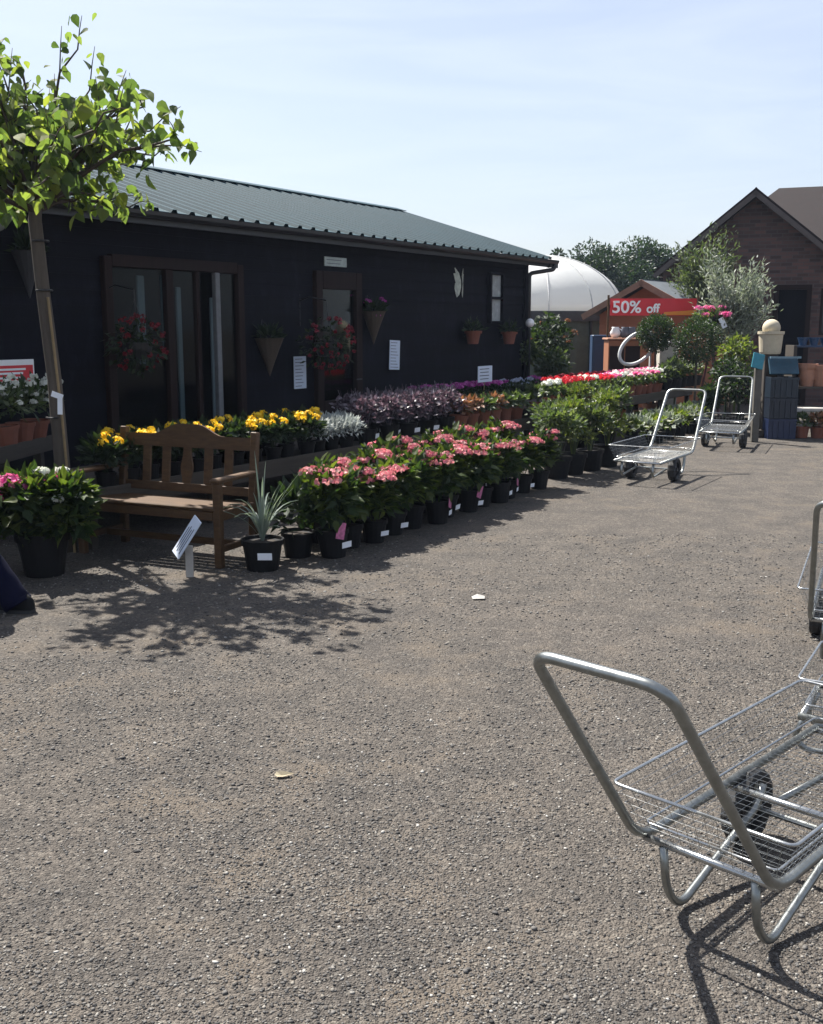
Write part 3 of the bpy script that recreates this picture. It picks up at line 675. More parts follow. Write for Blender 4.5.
def put(kind, loc, label, group, rz=None, sc=None, cat='potted plant'):
    J = lambda a: random.uniform(-a, a); T = proto(kind); rz = SHED_ROT + random.uniform(-.5, .5) if rz is None else rz
    if not T['used']:
        T['used'] = 1; T.location = loc; T.rotation_euler = (0, 0, rz); T['label'] = label; T['group'] = group
        if sc: T.scale = (sc,)*3
        o = T
    else: o = dup(T, loc, rz, label, group, sc)
    o['category'] = cat; o.rotation_euler = (J(.06), J(.06), rz)
    return o
J = lambda a: random.uniform(-a, a)
# hydrangeas along the front of the staging, on the gravel
a0 = pz(328, 555); a1 = pz(536, 489)
n = 13
for i in range(n):
    k = i/(n-1); x = a0[0]+(a1[0]-a0[0])*k; y = a0[1]+(a1[1]-a0[1])*k
    put(('pink_hydrangea', (0, 1, 2, 3, 1, 0, 2, 0, 1, 3, 0, 2, 1)[i]), (x+J(.05), y+J(.05), 0), 'pink hydrangea on the gravel, %s from the bench in the front row' % ORD[i], 'front row of pink hydrangeas', None, 1.0+J(.09))
for i in range(11):
    k = (i+1.2)/(n-1); x = a0[0]+(a1[0]-a0[0])*k - N[0]*.34; y = a0[1]+(a1[1]-a0[1])*k - N[1]*.34
    put(('pink_hydrangea', (1, 3, 2, 1)[i % 4]), (x+J(.04), y+J(.04), 0), 'pink hydrangea, %s from the bench in the row behind' % ORD[i], 'back row of pink hydrangeas', None, 1.08+J(.08))
# darker plants between spiky plant and hydrangeas
for i, (u, v) in enumerate(((298, 556), (313, 541))):
    p = pz(u, v); put(('tray_plant', 3), p, ('dark leafy plant in a black pot, between spiky plant and hydrangeas', 'dark leafy plant tucked behind the first hydrangea of the row')[i], 'dark plants by the hydrangeas', None, 1.9)
# yellow marigolds on the staging
for r, (o, m) in enumerate(((1.76, 11), (1.48, 10))):
    for i in range(m):
        t = tu(100, o) + (tu(304, o)-tu(100, o))*i/(m-1)
        put(('yellow_marigold', (i+r) % 2 if i < 5 else (i % 3 == 0)*1), W(t, o+J(.03), TZ), 'yellow marigold pot on the staging, %s from the tree in the %s row' % (ORD[i], ('front', 'back')[r]), 'yellow marigolds on the staging')
for i in range(5):
    o = (1.76, 1.74, 1.45, 1.77, 1.5)[i]; t = tu((318, 331, 322, 346, 340)[i], o)
    put(('silver_ragwort', 0), W(t, o, TZ), 'silver-leaved pot on the staging, %s from the yellow marigolds' % ORD[i], 'silver leaved plants')
k = 0
for o, us in ((1.74, (368, 388, 408, 427, 444)), (1.42, (352, 378, 400, 422, 440))):
    for u in us:
        put(('purple_heuchera', 0), W(tu(u, o)+J(.05), o, TZ), 'purple-leaved pot on the staging, %s from the silver plants in the %s row' % (ORD[us.index(u)], 'front' if o > 1.6 else 'back'), 'purple leaved plants', None, 1.12); k += 1
for i, u in enumerate((458, 470, 482, 493, 504, 515)):
    put(('copper_leaf_plant', (1, 1, 0, 1, 0, 0)[i]), W(tu(u, 1.74), 1.74, TZ), 'terracotta pot of %s leaves on the staging, %s from the purple plants' % (('copper', 'copper', 'green', 'copper', 'green', 'green')[i], ORD[i]), 'terracotta pots on the staging', None, 1.15)
put(('copper_leaf_plant', 0), W(tu(538, 1.76), 1.76, TZ), 'terracotta pot of green leaves at the far end of the staging', 'terracotta pots on the staging', None, 1.3)
for i in range(14):
    o = 1.0; t = tu(425, o) + (tu(536, o)-tu(425, o))*i/13
    put(('magenta_bedding', 1 if i in (9, 10, 11, 12) else 0), W(t, o+J(.05), TZ), '%s bedding pot by the shed wall, %s from the heucheras' % ('pale blue' if i in (9, 10, 11, 12) else 'magenta', ORD[i]), 'bedding pots by the wall', None, 1.25)
# geraniums in terracotta on the far staging
cols0 = [1, 1, 0, 0, 0, 0, 1, 0, 0, 2, 2, 1, 3, 2, 3, 3, 2, 1]; m = len(cols0)
names = {0: 'scarlet', 1: 'white', 2: 'bright pink', 3: 'pale pink', 4: 'dark red'}
for r, o in enumerate((2.14, 1.9, 1.66)):
    for i in range(m):
        c = cols0[(i + r*2) % m] if r < 2 else (4 if i < 8 else 2)
        t = tu(548, o) + (tu(657, o)-tu(548, o))*i/(m-1)
        put(('geranium', c), W(t, o+J(.02), GZ), '%s geranium in terracotta, %s from the shed in the %s row' % (names[c], ORD[i], ('front', 'middle', 'back')[r]), 'geraniums on the far staging', None, 1.12)
for i in range(7):
    o = 2.05; t = tu(664, o) + (tu(694, o)-tu(664, o))*i/6
    put(('tray_plant', 0), W(t, o, GZ), 'leafy green pot beyond the geraniums, %s from them' % ORD[i], 'green pots on the far staging', None, 1.8)
# green shrubs in front of the gap between the stagings
sh_spots = [(556, 478, 0), (572, 474, 1), (590, 470, 0), (606, 466, 1), (566, 455, 0), (584, 452, 1), (602, 448, 0), (553, 462, 0)]
for i, (u, v, kk) in enumerate(sh_spots):
    put(('green_shrub', kk), pz(u, v), '%s shrub beside the hydrangea row, %s of the clump from the path' % (('green', 'yellow-green')[kk], ORD[i]), 'leafy shrubs at the end of the hydrangeas', None, 1.0+J(.08))
# pale trays of plants on the ground beyond the shrubs
for i in range(14):
    o = 2.62 + .3*(i % 2); t = tu(634, o) + (tu(700, o)-tu(634, o))*(i//2)/6
    put(('tray_plant', (2, 1, 0, 2)[i % 4]), W(t, o, 0.0), 'small black pot on the ground before the geranium staging, %s along the %s line' % (ORD[i//2], ('front', 'rear')[1-i % 2]), 'small pots on the ground', None, 1.7)
# white flowers left of the tree
for i in range(5):
    k = (i+.3)/3.4; x = LT[0][0]+(LT[1][0]-LT[0][0])*k - .05; y = LT[0][1]+(LT[1][1]-LT[0][1])*k + .17
    put(('white_bedding', 0), (x, y, .72), 'white flowers in terracotta on the short staging, %s' % ('cut by the picture edge', 'between the edge pot and the next', 'below the red notice', 'nearest the tree trunk', 'behind the tree trunk')[i], 'white flowers left of the tree', None, .98) if i < 3 else None

# large hydrangea at left
p = pz(45, 574)
T = thing('potted_hydrangea', 'large pink and white hydrangea in a big black pot beside the bench', 'potted plant', p)
potmesh(.13, .18, .30, [M['pot_black'], M['soil']], T, 24)
mb = MB()
for c, R in (((-.05, 0, .50), (.30, .28, .20)), ((-.22, .05, .46), (.2, .2, .18)), ((.2, .0, .5), (.17, .18, .17)), ((.17, -.05, .34), (.19, .16, .15)), ((-.2, -.1, .33), (.2, .15, .14))):
    mb.leaves(*bush_leaves(330, c, R, .10, .06, .15), droop=.25, heart=True)
stems(mb, 9, .3, .6, .25, .006); mb.build('foliage', M['hyd_leaf'], T)
for (x, y, z, R) in ((-.30, -.1, .60, .09), (-.17, -.12, .655, .09), (-.07, -.08, .63, .08), (-.38, 0, .57, .09), (.1, .0, .66, .05), (-.25, -.2, .55, .07)): mb = MB(); mb.florets((x, y, z), R, 70, .042, .6); mb.build('flower_head', M['hotpink'], T)
for (x, y, z, R) in ((.04, -.05, .72, .05), (.14, .05, .71, .05), (.18, -.16, .55, .04), (.27, -.05, .56, .03)): mb = MB(); mb.florets((x, y, z), R, 40, .036, .6); mb.build('flower_head', M['whiteflower'], T)
# spiky grey plant in pot right of the bench
p = pz(263, 569)
T = thing('spiky_plant', 'spiky grey-green plant in a black pot right of the bench', 'potted plant', p)
potmesh(.11, .145, .22, [M['pot_black'], M['soil']], T, 20)
mb = MB()
for i in range(38):
    a = RNG.uniform(0, 6.28); sp = RNG.uniform(.05, .32); h = RNG.uniform(.32, .72); d = Vector((math.cos(a), math.sin(a), 0)); s = Vector((-d.y, d.x, 0)); w = RNG.uniform(.006, .011)
    vs = []; K = 6; arch = RNG.uniform(.05, .75)
    for j in range(K+1):
        t = j/K; c = d*(sp*t*(.6+.4*t)) + Vector((0, 0, .2 + h*(t - arch*t*t))); ww = w*(1-t)**.6 + .001; vs += [c - s*ww, c + Vector((0, 0, -.004)), c + s*ww]
    fs = []
    for j in range(K): fs += [(3*j, 3*j+1, 3*j+4, 3*j+3), (3*j+1, 3*j+2, 3*j+5, 3*j+4)]
    mb.add(vs, fs)
mb.build('foliage', M['grey_blade'], T)
mb = MB(); mb.box((.035, -.142, .12), (.10, .004, .05), 0, Matrix.Rotation(.15, 3, 'X')); mb.build('pot_label', M['tag_white'], T)

# ------------------------------------------------------------ young tree with stake
TP = (-2.675, 7.85, 0)
tree = thing('young_tree', 'young broad-leaved tree with a bare staked trunk beside the shed', 'tree', TP)
top = Vector((.02, 0, 2.55)); mb = MB()
mb.tube([(.05, 0, 0), (.045, 0, .6), (.02, .01, 1.3), (-.02, 0, 1.9), (-.05, 0, 2.45), (-.03, 0, 2.62)], [.068, .057, .051, .049, .047, .042], 14); mb.build('trunk', M['bark'], tree, True)
mb = MB(); tips = []; RT = np.random.default_rng(11)
for i in range(46):
    a = i*2.39996 + RT.uniform(-.25, .25); el = RT.uniform(-.08, 1.38)
    L = RT.uniform(.86, 1.12) if i % 4 else RT.uniform(.55, .8)
    if el < .5: L *= 1.2
    d = Vector((math.cos(a)*math.cos(el)*1.04, math.sin(a)*math.cos(el)*.9, math.sin(el)*1.06)); pts = []
    for k in range(6):
        t = k/5; pts.append(Vector((-.04, 0, 2.52 - RT.uniform(0, .03))) + d*(L*t) + Vector((0, 0, .10*math.sin(t*3)*L - .05*t*t)) + Vector(RT.normal(size=3)*.025*t))
    mb.tube(pts, [.017*(1-t/6)+.003 for t in range(6)], 6)
    tips.append(pts)
    for s in range(4):
        b = pts[min(5, 2+s)]; dd = (d + Vector(RT.normal(size=3))*.6 + Vector((0, 0, .2))).normalized(); l2 = RT.uniform(.14, .34); q = [b, b + dd*l2*.5 + Vector((0, 0, .02)), b + dd*l2]; mb.tube(q, [.006, .004, .002], 5); tips.append(q)
mb.build('branches', M['bark_dark'], tree, True)
mb = MB(); Pp, Dd, Uu, Ll = [], [], [], []
for pts in tips:
    nl = 10 if len(pts) > 3 else 7
    for j in range(nl):
        t = RT.uniform(.30 if len(pts) > 3 else .2, 1.02)*(len(pts)-1); i0 = min(int(t), len(pts)-2); b = pts[i0].lerp(pts[i0+1], t-i0)
        dr = RT.normal(size=3); dr[2] = -abs(dr[2])*.8 - .35
        Pp.append(np.array(b) + RT.normal(size=3)*.04); Dd.append(dr); Uu.append(RT.normal(size=3)*.6 + [0, 0, .6])
        Ll.append(RT.uniform(.06, .14)*(.72 if b.z > 3.35 else 1))
Ll = np.array(Ll); mb.leaves(np.array(Pp), np.array(Dd), np.array(Uu), Ll, Ll*RNG.uniform(.62, .85, len(Ll)), .12, .22, 0, True)
mb.build('crown', M['tree_leaf'], tree)
mb = MB(); mb.tube([(.12, -.06, 0), (.085, -.06, 1.0), (.03, -.055, 1.9)], .0105, 8); mb.build('stake', M['cane'], tree)
mb = MB()
for z in (1.95, 1.02, 2.3): mb.tube([(.055*math.cos(a)-.02*(z-1.3), .06*math.sin(a), z) for a in np.linspace(0, 6.28, 14)], .008, 6)
mb.build('tie', M['metal_dark'], tree)
mb = MB(); mb.box((.085, -.095, 1.12), (.035, .006, .14), 0, Matrix.Rotation(.05, 3, 'Y')); mb.box((.07, -.10, 1.19), (.085, .006, .04), 0, Matrix.Rotation(.35, 3, 'Y')); mb.build('tag', M['tag_white'], tree)

# ------------------------------------------------------------ bench
bl = pz(84, 553); br_ = pz(220, 568)
dv = Vector((br_[0]-bl[0], br_[1]-bl[1], 0)); BW = dv.length; rz = math.atan2(dv.y, dv.x)
BD = .9
bench = thing('garden_bench', 'brown wooden garden bench with an arched back', 'bench', ((bl[0]+br_[0])/2, (bl[1]+br_[1])/2, 0), rz)
hw = BW/2
for sx in (-1, 1):
    mb = MB(); mb.box((sx*hw, 0, .305), (.058, .058, .61), 0, None, .006); mb.build('leg', M['bench_wood'], bench)
    mb = MB(); R_ = Matrix.Rotation(-.13, 3, 'X'); mb.box((sx*hw*.98, .52, .2), (.058, .058, .4), 0, None, .006); mb.box((sx*hw*.98, .551, .65), (.056, .056, .54), 0, R_, .006); mb.build('leg', M['bench_wood'], bench)
    mb = MB(); mb.box((sx*hw, .25, .625), (.075, .60, .032), 0, None, .01); mb.build('armrest', M['bench_wood'], bench)
    mb = MB(); mb.box((sx*hw, .26, .37), (.034, .48, .07), 0, None, .004); mb.box((sx*hw, .26, .13), (.034, .48, .045), 0, None, .004); mb.build('side_rail', M['bench_wood'], bench)
mb = MB()
for i in range(6): mb.box((0, .0+.088*i, .415+.006*(i == 0) - .008*i*.5), (BW-.03, .078, .024), 0, None, .006)
mb.box((0, -.015, .372), (BW-.06, .026, .065), 0, None, .004); mb.box((0, .49, .37), (BW-.06, .026, .06), 0, None, .004)
mb.build('seat', M['bench_wood'], bench)
mb = MB(); mb.box((0, .27, .13), (BW-.06, .035, .05), 0, None, .004); mb.build('stretcher', M['bench_wood'], bench)
# backrest: arched rail, lower rail, slats and a waisted splat, tilted back
bk = MB(); xi = hw*.98 - .03; top = []
for k in range(25):
    x = -xi + 2*xi*k/24; ax = abs(x)/xi; arch = .075*(1 if ax < .15 else max(0, .5+.5*math.cos(min(1, (ax-.15)/.42)*math.pi))); top.append((x, .375 + arch))
bk.prism([(-xi, .29)] + [(xi, .29)] + top[::-1], -.018, .018)
bk.box((0, 0, .015), (2*xi, .034, .06), 0, None, .004)
for x in (-.66, -.34, .34, .66): bk.box((x*xi, 0, .168), (.074, .018, .246), 0, None, .003)
spl = []
for k in range(13): z = .045 + .246*k/12; w = .034 + .020*math.sin(math.pi*min(1, k/12*1.15))**2; spl.append((w, z))
bk.prism([(-w, z) for w, z in spl[::-1]][::-1][::-1] + [(w, z) for w, z in spl], -.010, .010)
o = bk.build('backrest', M['bench_wood'], bench); o.location = (0, .53, .455); o.rotation_euler = (-.13, 0, 0); o.scale = (1, 1, 1.12)

bench.scale = (1, BD, 1)
# ------------------------------------------------------------ tilted price board in front of the bench
p = pz(190, 577)
T = thing('price_board', 'tilted white price board on a short post before the bench', 'sign', p)
mb = MB(); mb.box((0, 0, .11), (.05, .03, .22), 0, None, .003); mb.build('post', M['kerb'], T)
rot = Matrix.Rotation(math.radians(-57), 3, 'Y') @ Matrix.Rotation(math.radians(38), 3, 'X')
mb = MB(); mb.box((-.005, -.03, .285), (.30, .115, .01), 0, rot, .002); mb.build('board', M['paper'], T)
mb = MB()
for i in range(4): mb.box(Vector((-.005, -.03, .285)) + rot @ Vector((-.02, -.035+.022*i, .0065)), (.2-.03*(i % 2), .006, .002), 0, rot)
mb.build('print', M['ink'], T)

# ------------------------------------------------------------ galvanised trolleys
TW, TH, ZB, LEAN, RIMZ, LEN, FL = .407, .936, .253, .541, .42, 1.18, .066
def trolley(label):
    T = thing('garden_trolley', label, 'trolley', (0, 0, 0), 0, 'wire garden trolleys')
    h = TW/2; ht = .183; L = LEN
    pts = [(-h, L, ZB), (-h, 0, ZB), (-ht, -LEAN, TH), (ht, -LEAN, TH), (h, 0, ZB), (h, L, ZB)]
    mb = MB(); mb.tube(smoothpath(pts, [0, .10, .075, .075, .10, 0], 8), .0142, 12)
    mb.build('frame', M['galv'], T, True)
    for yy, zz in ((.035, ZB-.004), (L-.01, ZB-.004), (.55, ZB-.02)): mb = MB(); mb.tube([(-h, yy, zz), (h, yy, zz)], .0115, 10); mb.build('crossbar', M['galv_bright'], T, True)
    for sx in (-1, 1):                                     # looped stands at the handle end and under the nose
        x = sx*(h-.065); mb = MB()
        mb.tube(smoothpath([(x, .03, ZB-.01), (x, .055, .10), (x, .135, .0135), (x, .60, .17), (x, .64, ZB-.02)], [0, .09, .075, .05, 0], 7), .0125, 10); mb.build('leg', M['galv'], T, True)
        mb = MB(); mb.tube(smoothpath([(x, L-.02, ZB-.01), (x, L+.02, .15), (x, L-.02, .10), (x, .74, .135)], [0, .05, .04, 0], 6), .0115, 10); mb.build('nose_stand', M['galv'], T, True)
    R = .132; wy = .66
    mb = MB(); mb.tube([(-h-.02, wy, R), (h+.02, wy, R)], .010, 8)
    for sx in (-1, 1): mb.tube([(sx*(h-.05), wy, R), (sx*(h-.02), wy, ZB-.005)], .010, 8)
    mb.build('axle', M['galv'], T)
    for sx in (-1, 1):
        xc = sx*(h-.005); mb = MB(); n = 28; prof = [(-.026, .080), (-.036, .106), (-.032, .122), (-.014, R), (.014, R), (.032, .122), (.036, .106), (.026, .080)]
        vs = []; fs = []; m = len(prof)
        for k in range(n):
            a = 2*math.pi*k/n
            for dx, r in prof:
                r2 = r - (.004 if (k % 2 and r > .12) else 0); vs.append((xc+dx, wy + r2*math.cos(a), R + r2*math.sin(a)))
        for k in range(n):
            for j in range(m): fs.append((k*m+j, ((k+1) % n)*m+j, ((k+1) % n)*m+(j+1) % m, k*m+(j+1) % m))
        mb.add(vs, fs); wo = mb.build('wheel', M['tyre'], T)
        mb = MB()
        mb.tube([(xc, wy+.080*math.cos(a), R+.080*math.sin(a)) for a in np.linspace(0, 2*math.pi, 25)[:-1]], .009, 6, 0, True)
        for k in range(5):
            a = k*2*math.pi/5; mb.tube([(xc, wy+.018*math.cos(a), R+.018*math.sin(a)), (xc, wy+.078*math.cos(a), R+.078*math.sin(a))], .012, 6)
        mb.tube([(xc-.03, wy, R), (xc+.03, wy, R)], .022, 10); mb.tube([(xc-.008, wy, R), (xc+.008, wy, R)], .074, 20); mb.build('rim', M['rim'], wo)
    # basket: top wire, base wires and welded mesh
    t = h + FL; y0, y1 = -.045, L
    rim = smoothpath([(0, y0, RIMZ), (t, y0, RIMZ), (t, y1, RIMZ), (-t, y1, RIMZ), (-t, y0, RIMZ), (0, y0, RIMZ)], [0, .03, .03, .03, .03, 0], 4)
    mb = MB(); mb.tube(rim, .0052, 7); b0 = .025; zf = ZB + .012
    low = smoothpath([(0, b0, zf+.035), (h-.005, b0, zf+.035), (h-.005, y1-.02, zf+.035), (-h+.005, y1-.02, zf+.035), (-h+.005, b0, zf+.035), (0, b0, zf+.035)], .02, 3)
    mb.tube(low, .004, 6); bo = mb.build('basket', M['galv_bright'], T, True)
    mb = MB(); r = .0009
    ny = 34
    for i in range(ny+1):
        k = i/ny; y_top = y0+.03+(y1-y0-.06)*k; y_bot = b0+(y1-.02-b0)*k
        mb.tube([(-t, y_top, RIMZ), (-h+.004, y_bot, zf), (h-.004, y_bot, zf), (t, y_top, RIMZ)], r, 3)
    nx = 13
    for i in range(nx+1):
        k = i/nx; xt = -t+.03+(2*t-.06)*k; xb = -h+.01+(2*h-.02)*k
        mb.tube([(xt, y0, RIMZ), (xb, b0, zf-.003), (xb, y1-.02, zf-.003), (xt, y1, RIMZ)], r, 3)
    for j in range(1, 5):
        k = j/5; xx = h + (t-h)*k; yy0 = b0 + (y0-b0)*k; yy1 = y1-.02+.02*k; zz = zf + (RIMZ-zf)*k
        mb.tube([(-xx, yy0, zz), (xx, yy0, zz), (xx, yy1, zz), (-xx, yy1, zz), (-xx, yy0, zz)], r, 3)
    mb.build('wire_mesh', M['wire'], bo)
    return T
tr1 = trolley('nearest empty wire trolley, whole, with its tall handle leaning over the gravel')
tr1.location = (.793, 2.6478, 0); tr1.rotation_euler = (0, 0, -.776)
# the other trolleys, set by where their handle foot or nose stands
def park(label, yaw, corner, lx, ly, wide=1.0):
    y = math.radians(yaw); c, sn = math.cos(y), math.sin(y)
    o = dup(tr1, (corner[0] - (lx*c - ly*sn), corner[1] - (lx*sn + ly*c), 0), y, label, 'wire garden trolleys'); o.scale = (wide, 1, 1)
    return o
park('wire trolley parked against the green shrubs before the geranium staging', 149, pz(671, 451, ZB), 0, 0, 1.25)
park('farthest wire trolley, parked beside the teal sign', 157, pz(730, 425, ZB), 0, 0, 1.3)
park('wire trolley at the right edge showing a handle and basket corner', -24, pz(810, 620, ZB), -TW/2, 0)
park('wire trolley at the right edge showing only its nose', 60, pz(798, 716, ZB), -TW/2, LEN)

# ------------------------------------------------------------ person stooping at the left edge (mostly outside the picture)
ps = pz(24, 611)
def skin_body(name, verts, edges, radii, mats, parent, sub=2, root=0):
    me = bpy.data.meshes.new(name); me.from_pydata(verts, edges, []); o = bpy.data.objects.new(name, me); COL.objects.link(o); o.parent = parent
    KIDS.setdefault(parent.name, []).append(o)
    for m in mats: me.materials.append(m)
    md = o.modifiers.new('skin', 'SKIN'); s = o.modifiers.new('smooth', 'SUBSURF'); s.levels = sub; s.render_levels = sub
    for i, r in enumerate(radii): me.skin_vertices[0].data[i].radius = (r, r) if not hasattr(r, '__len__') else r
    me.skin_vertices[0].data[root].use_root = True; md.use_smooth_shade = True
    return o
per = thing('person', 'person in dark navy trousers stooping over at the left edge', 'person', (ps[0], ps[1], 0))
# facing -x; trailing right foot is the one in view, near the camera
bv = [(-.51, .08, .93), (-.54, .08, 1.03), (-.68, .08, 1.12), (-.88, .08, 1.20), (-1.02, .08, 1.23), (-1.13, .08, 1.26), (-1.22, .08, 1.27),   # pelvis .. neck, head base 6
      (-.48, -.02, .90), (-.30, -.03, .50), (-.055, -.03, .12), (-.16, -.03, .04),                                                     # right leg 7-10
      (-.54, .18, .90), (-.68, .19, .50), (-.65, .19, .10), (-.78, .19, .04),                                                          # left leg 11-14
      (-1.00, -.11, 1.20), (-1.06, -.15, .93), (-1.24, -.12, .76), (-1.31, -.11, .70),                                                  # right arm 15-18
      (-1.00, .27, 1.20), (-1.10, .30, .93), (-1.28, .25, .78), (-1.35, .24, .72),                                                      # left arm 19-22
      (-1.28, .08, 1.275), (-1.35, .08, 1.265)]
be = [(0,1),(1,2),(2,3),(3,4),(4,5),(5,6),(0,7),(7,8),(8,9),(9,10),(0,11),(11,12),(12,13),(13,14),(4,15),(15,16),(16,17),(17,18),(4,19),(19,20),(20,21),(21,22),(6,23),(23,24)]
brd = [(.15,.13), (.14,.12), (.13,.12), (.14,.13), (.12,.10), .055, .055, .085, .06, .042, .035, .085, .06, .042, .035, .055, .043, .032, .03, .055, .043, .032, .03, .088, .082]
skin_body('body', bv, be, brd, [M['jacket']], per)
# head with a face, hands with fingers
hb = MB(); hc = Vector((-1.34, .08, 1.27))
def ell(mb, c, r, n=14, m=10, mi=0):
    vs = []; fs = []
    for i in range(m+1):
        th = math.pi*i/m
        for k in range(n): a = 2*math.pi*k/n; vs.append((c[0]+r[0]*math.sin(th)*math.cos(a), c[1]+r[1]*math.sin(th)*math.sin(a), c[2]+r[2]*math.cos(th)))
    for i in range(m):
        for k in range(n): fs.append((i*n+k, (i+1)*n+k, (i+1)*n+(k+1) % n, i*n+(k+1) % n))
    mb.add(vs, fs, mi)
ell(hb, hc, (.115, .078, .10)); ell(hb, hc + Vector((-.05, 0, -.085)), (.02, .014, .022)); ell(hb, hc + Vector((-.1, 0, -.075)), (.012, .028, .008))
for sy in (-1, 1): ell(hb, hc + Vector((0, sy*.08, -.02)), (.028, .012, .02)); ell(hb, hc + Vector((-.005, sy*.032, -.093)), (.013, .014, .01), 8, 6, 1)
hb.build('head', [M['skin'], M['ink']], per, True)
hr = MB(); ell(hr, hc + Vector((.025, 0, .02)), (.118, .088, .105)); hr.build('hair', M['hair'], per, True)
for sy, w in ((-1, (-1.31, -.11, .70)), (1, (-1.35, .24, .72))):
    w = Vector(w); vs = [w, w + Vector((-.05, 0, -.045)), w + Vector((-.085, 0, -.075))]; es = [(0, 1), (1, 2)]; rd = [.026, (.022, .036), (.018, .034)]
    for f_, (dy, l) in enumerate(((-.028, .065), (-.010, .075), (.010, .072), (.028, .055))):
        b = len(vs); vs += [w + Vector((-.095, dy, -.085)), w + Vector((-.095-l*.5, dy*1.1, -.095-l*.35)), w + Vector((-.095-l*.75, dy*1.1, -.11-l*.7))]; es += [(2, b), (b, b+1), (b+1, b+2)]; rd += [.0095, .0085, .007]
    b = len(vs); vs += [w + Vector((-.055, -sy*.04, -.06)), w + Vector((-.085, -sy*.055, -.095))]; es += [(1, b), (b, b+1)]; rd += [.011, .008]
    skin_body('hand', vs, es, rd, [M['skin']], per, 1)
# trousers with wide hems, shoes
tb = MB()
for rings in ([((-.51, .0, .97), .15), ((-.44, -.02, .78), .108), ((-.31, -.03, .5), .084), ((-.17, -.03, .28), .078), ((-.035, -.03, .075), .086), ((-.015, -.03, .045), .088)],
              [((-.55, .16, .97), .15), ((-.60, .18, .80), .105), ((-.68, .19, .50), .082), ((-.665, .19, .30), .085), ((-.66, .19, .06), .098), ((-.66, .19, .035), .10)]):
    fine = []
    for (q0, r0), (q1, r1) in zip(rings, rings[1:]):
        for k in range(6): t = k/6; fine.append((Vector(q0).lerp(Vector(q1), t), r0 + (r1-r0)*t))
    fine.append((Vector(rings[-1][0]), rings[-1][1])); b0 = len(tb.v)
    tb.tube([q for q, r in fine], [r for q, r in fine], 22)
    for ii in range(len(fine)):
        for kk in range(22):
            q = Vector(tb.v[b0 + ii*22 + kk]); c = fine[ii][0]; w_ = 1 + .035*math.sin(ii*1.9 + kk*.9) + .03*math.sin(ii*.8 - kk*1.7)
            tb.v[b0 + ii*22 + kk] = tuple(c + (q - c)*w_)
tb.build('trousers', M['trousers'], per, True)
for (x, y, tip) in ((-.02, -.03, .22), (-.64, .19, .0)):
    sb = MB(); n = 14; secs = [(.10, .012, .03), (.095, .030, .07), (.06, .040, .10), (0, .042, .105), (-.06, .044, .085), (-.12, .048, .062), (-.165, .042, .048), (-.195, .022, .036), (-.203, .006, .028)]
    vs = []
    for xx, hw2, hh in secs:
        for k in range(n):
            a = 2*math.pi*k/n; zz = math.sin(a); vs.append((xx, hw2*math.cos(a), .018 + (hh*zz if zz > 0 else .004*zz)))
    fs = [(i*n+k, i*n+(k+1) % n, (i+1)*n+(k+1) % n, (i+1)*n+k) for i in range(len(secs)-1) for k in range(n)] + [tuple(range(n-1, -1, -1)), tuple((len(secs)-1)*n+k for k in range(n))]
    sb.add(vs, fs); o = sb.build('shoe', M['shoe'], per, True); o.location = (x, y, 0)
    so_ = MB(); out = [(.106, -.012), (.106, .012), (.09, .036), (.03, .046), (-.11, .053), (-.17, .047), (-.2, .026), (-.209, 0), (-.2, -.026), (-.17, -.047), (-.11, -.053), (.03, -.046), (.09, -.036)]
    m_ = len(out); so_.add([(a, b, 0.002) for a, b in out] + [(a, b, .022) for a, b in out], [tuple(range(m_)), tuple(range(2*m_-1, m_-1, -1))] + [(k, m_+k, m_+(k+1) % m_, (k+1) % m_) for k in range(m_)]); so_.build('sole', M['tyre'], o)
for o in (per,): o.rotation_euler = (0, 0, math.radians(-8))

# ------------------------------------------------------------ background: canopy, summerhouse, brick house, trees
def far_tree(name, label, X, Y, h, R, trunk_h, mat, n=5200, leaf=.22, lobes=9, seed=1, group=None, bark='bark_dark'):
    rg = np.random.default_rng(seed); T = thing(name, label, 'tree', (X, Y, 0), 0, group)
    mb = MB(); mb.tube([(0, 0, 0), (.05*R, 0, trunk_h*.5), (0, .03*R, trunk_h), (0, 0, h*.8)], [R*.09, R*.07, R*.055, R*.015], 10)
    for i in range(7):
        a = i*2.4; mb.tube([(0, 0, trunk_h + (h-trunk_h)*.1*i*.7), (R*.35*math.cos(a), R*.35*math.sin(a), trunk_h + (h-trunk_h)*(.2+.08*i)), (R*.75*math.cos(a), R*.75*math.sin(a), trunk_h + (h-trunk_h)*(.3+.09*i))], [R*.03, R*.02, R*.006], 6)
    mb.build('trunk', M[bark], T)
    mb = MB(); per_ = n//lobes
    for l in range(lobes):
        a = rg.uniform(0, 6.28); k = l/(lobes-1); rr = R*.62*math.sqrt(rg.uniform(.1, 1))*(1 - .55*k**2); c = np.array([rr*math.cos(a), rr*math.sin(a), trunk_h + (h-trunk_h)*(.18+.66*k)])
        s = R*rg.uniform(.34, .52); d = rg.normal(size=(per_, 3)); d /= np.linalg.norm(d, axis=1, keepdims=True); q = rg.uniform(.2, 1.0, (per_, 1))**.5
        wob = 1 + .12*np.sin(d[:, :1]*5 + l) + .10*np.sin(d[:, 2:]*7 + 2*l)
        P = c + d*q*s*wob*[1, 1, .85]; mb.leaves(P, d + rg.normal(size=(per_, 3))*.8, rg.normal(size=(per_, 3)) + [0, 0, .6], rg.uniform(leaf*.7, leaf*1.3, per_), leaf*.55)
    mb.build('crown', M[mat], T); return T
k45 = 45/F
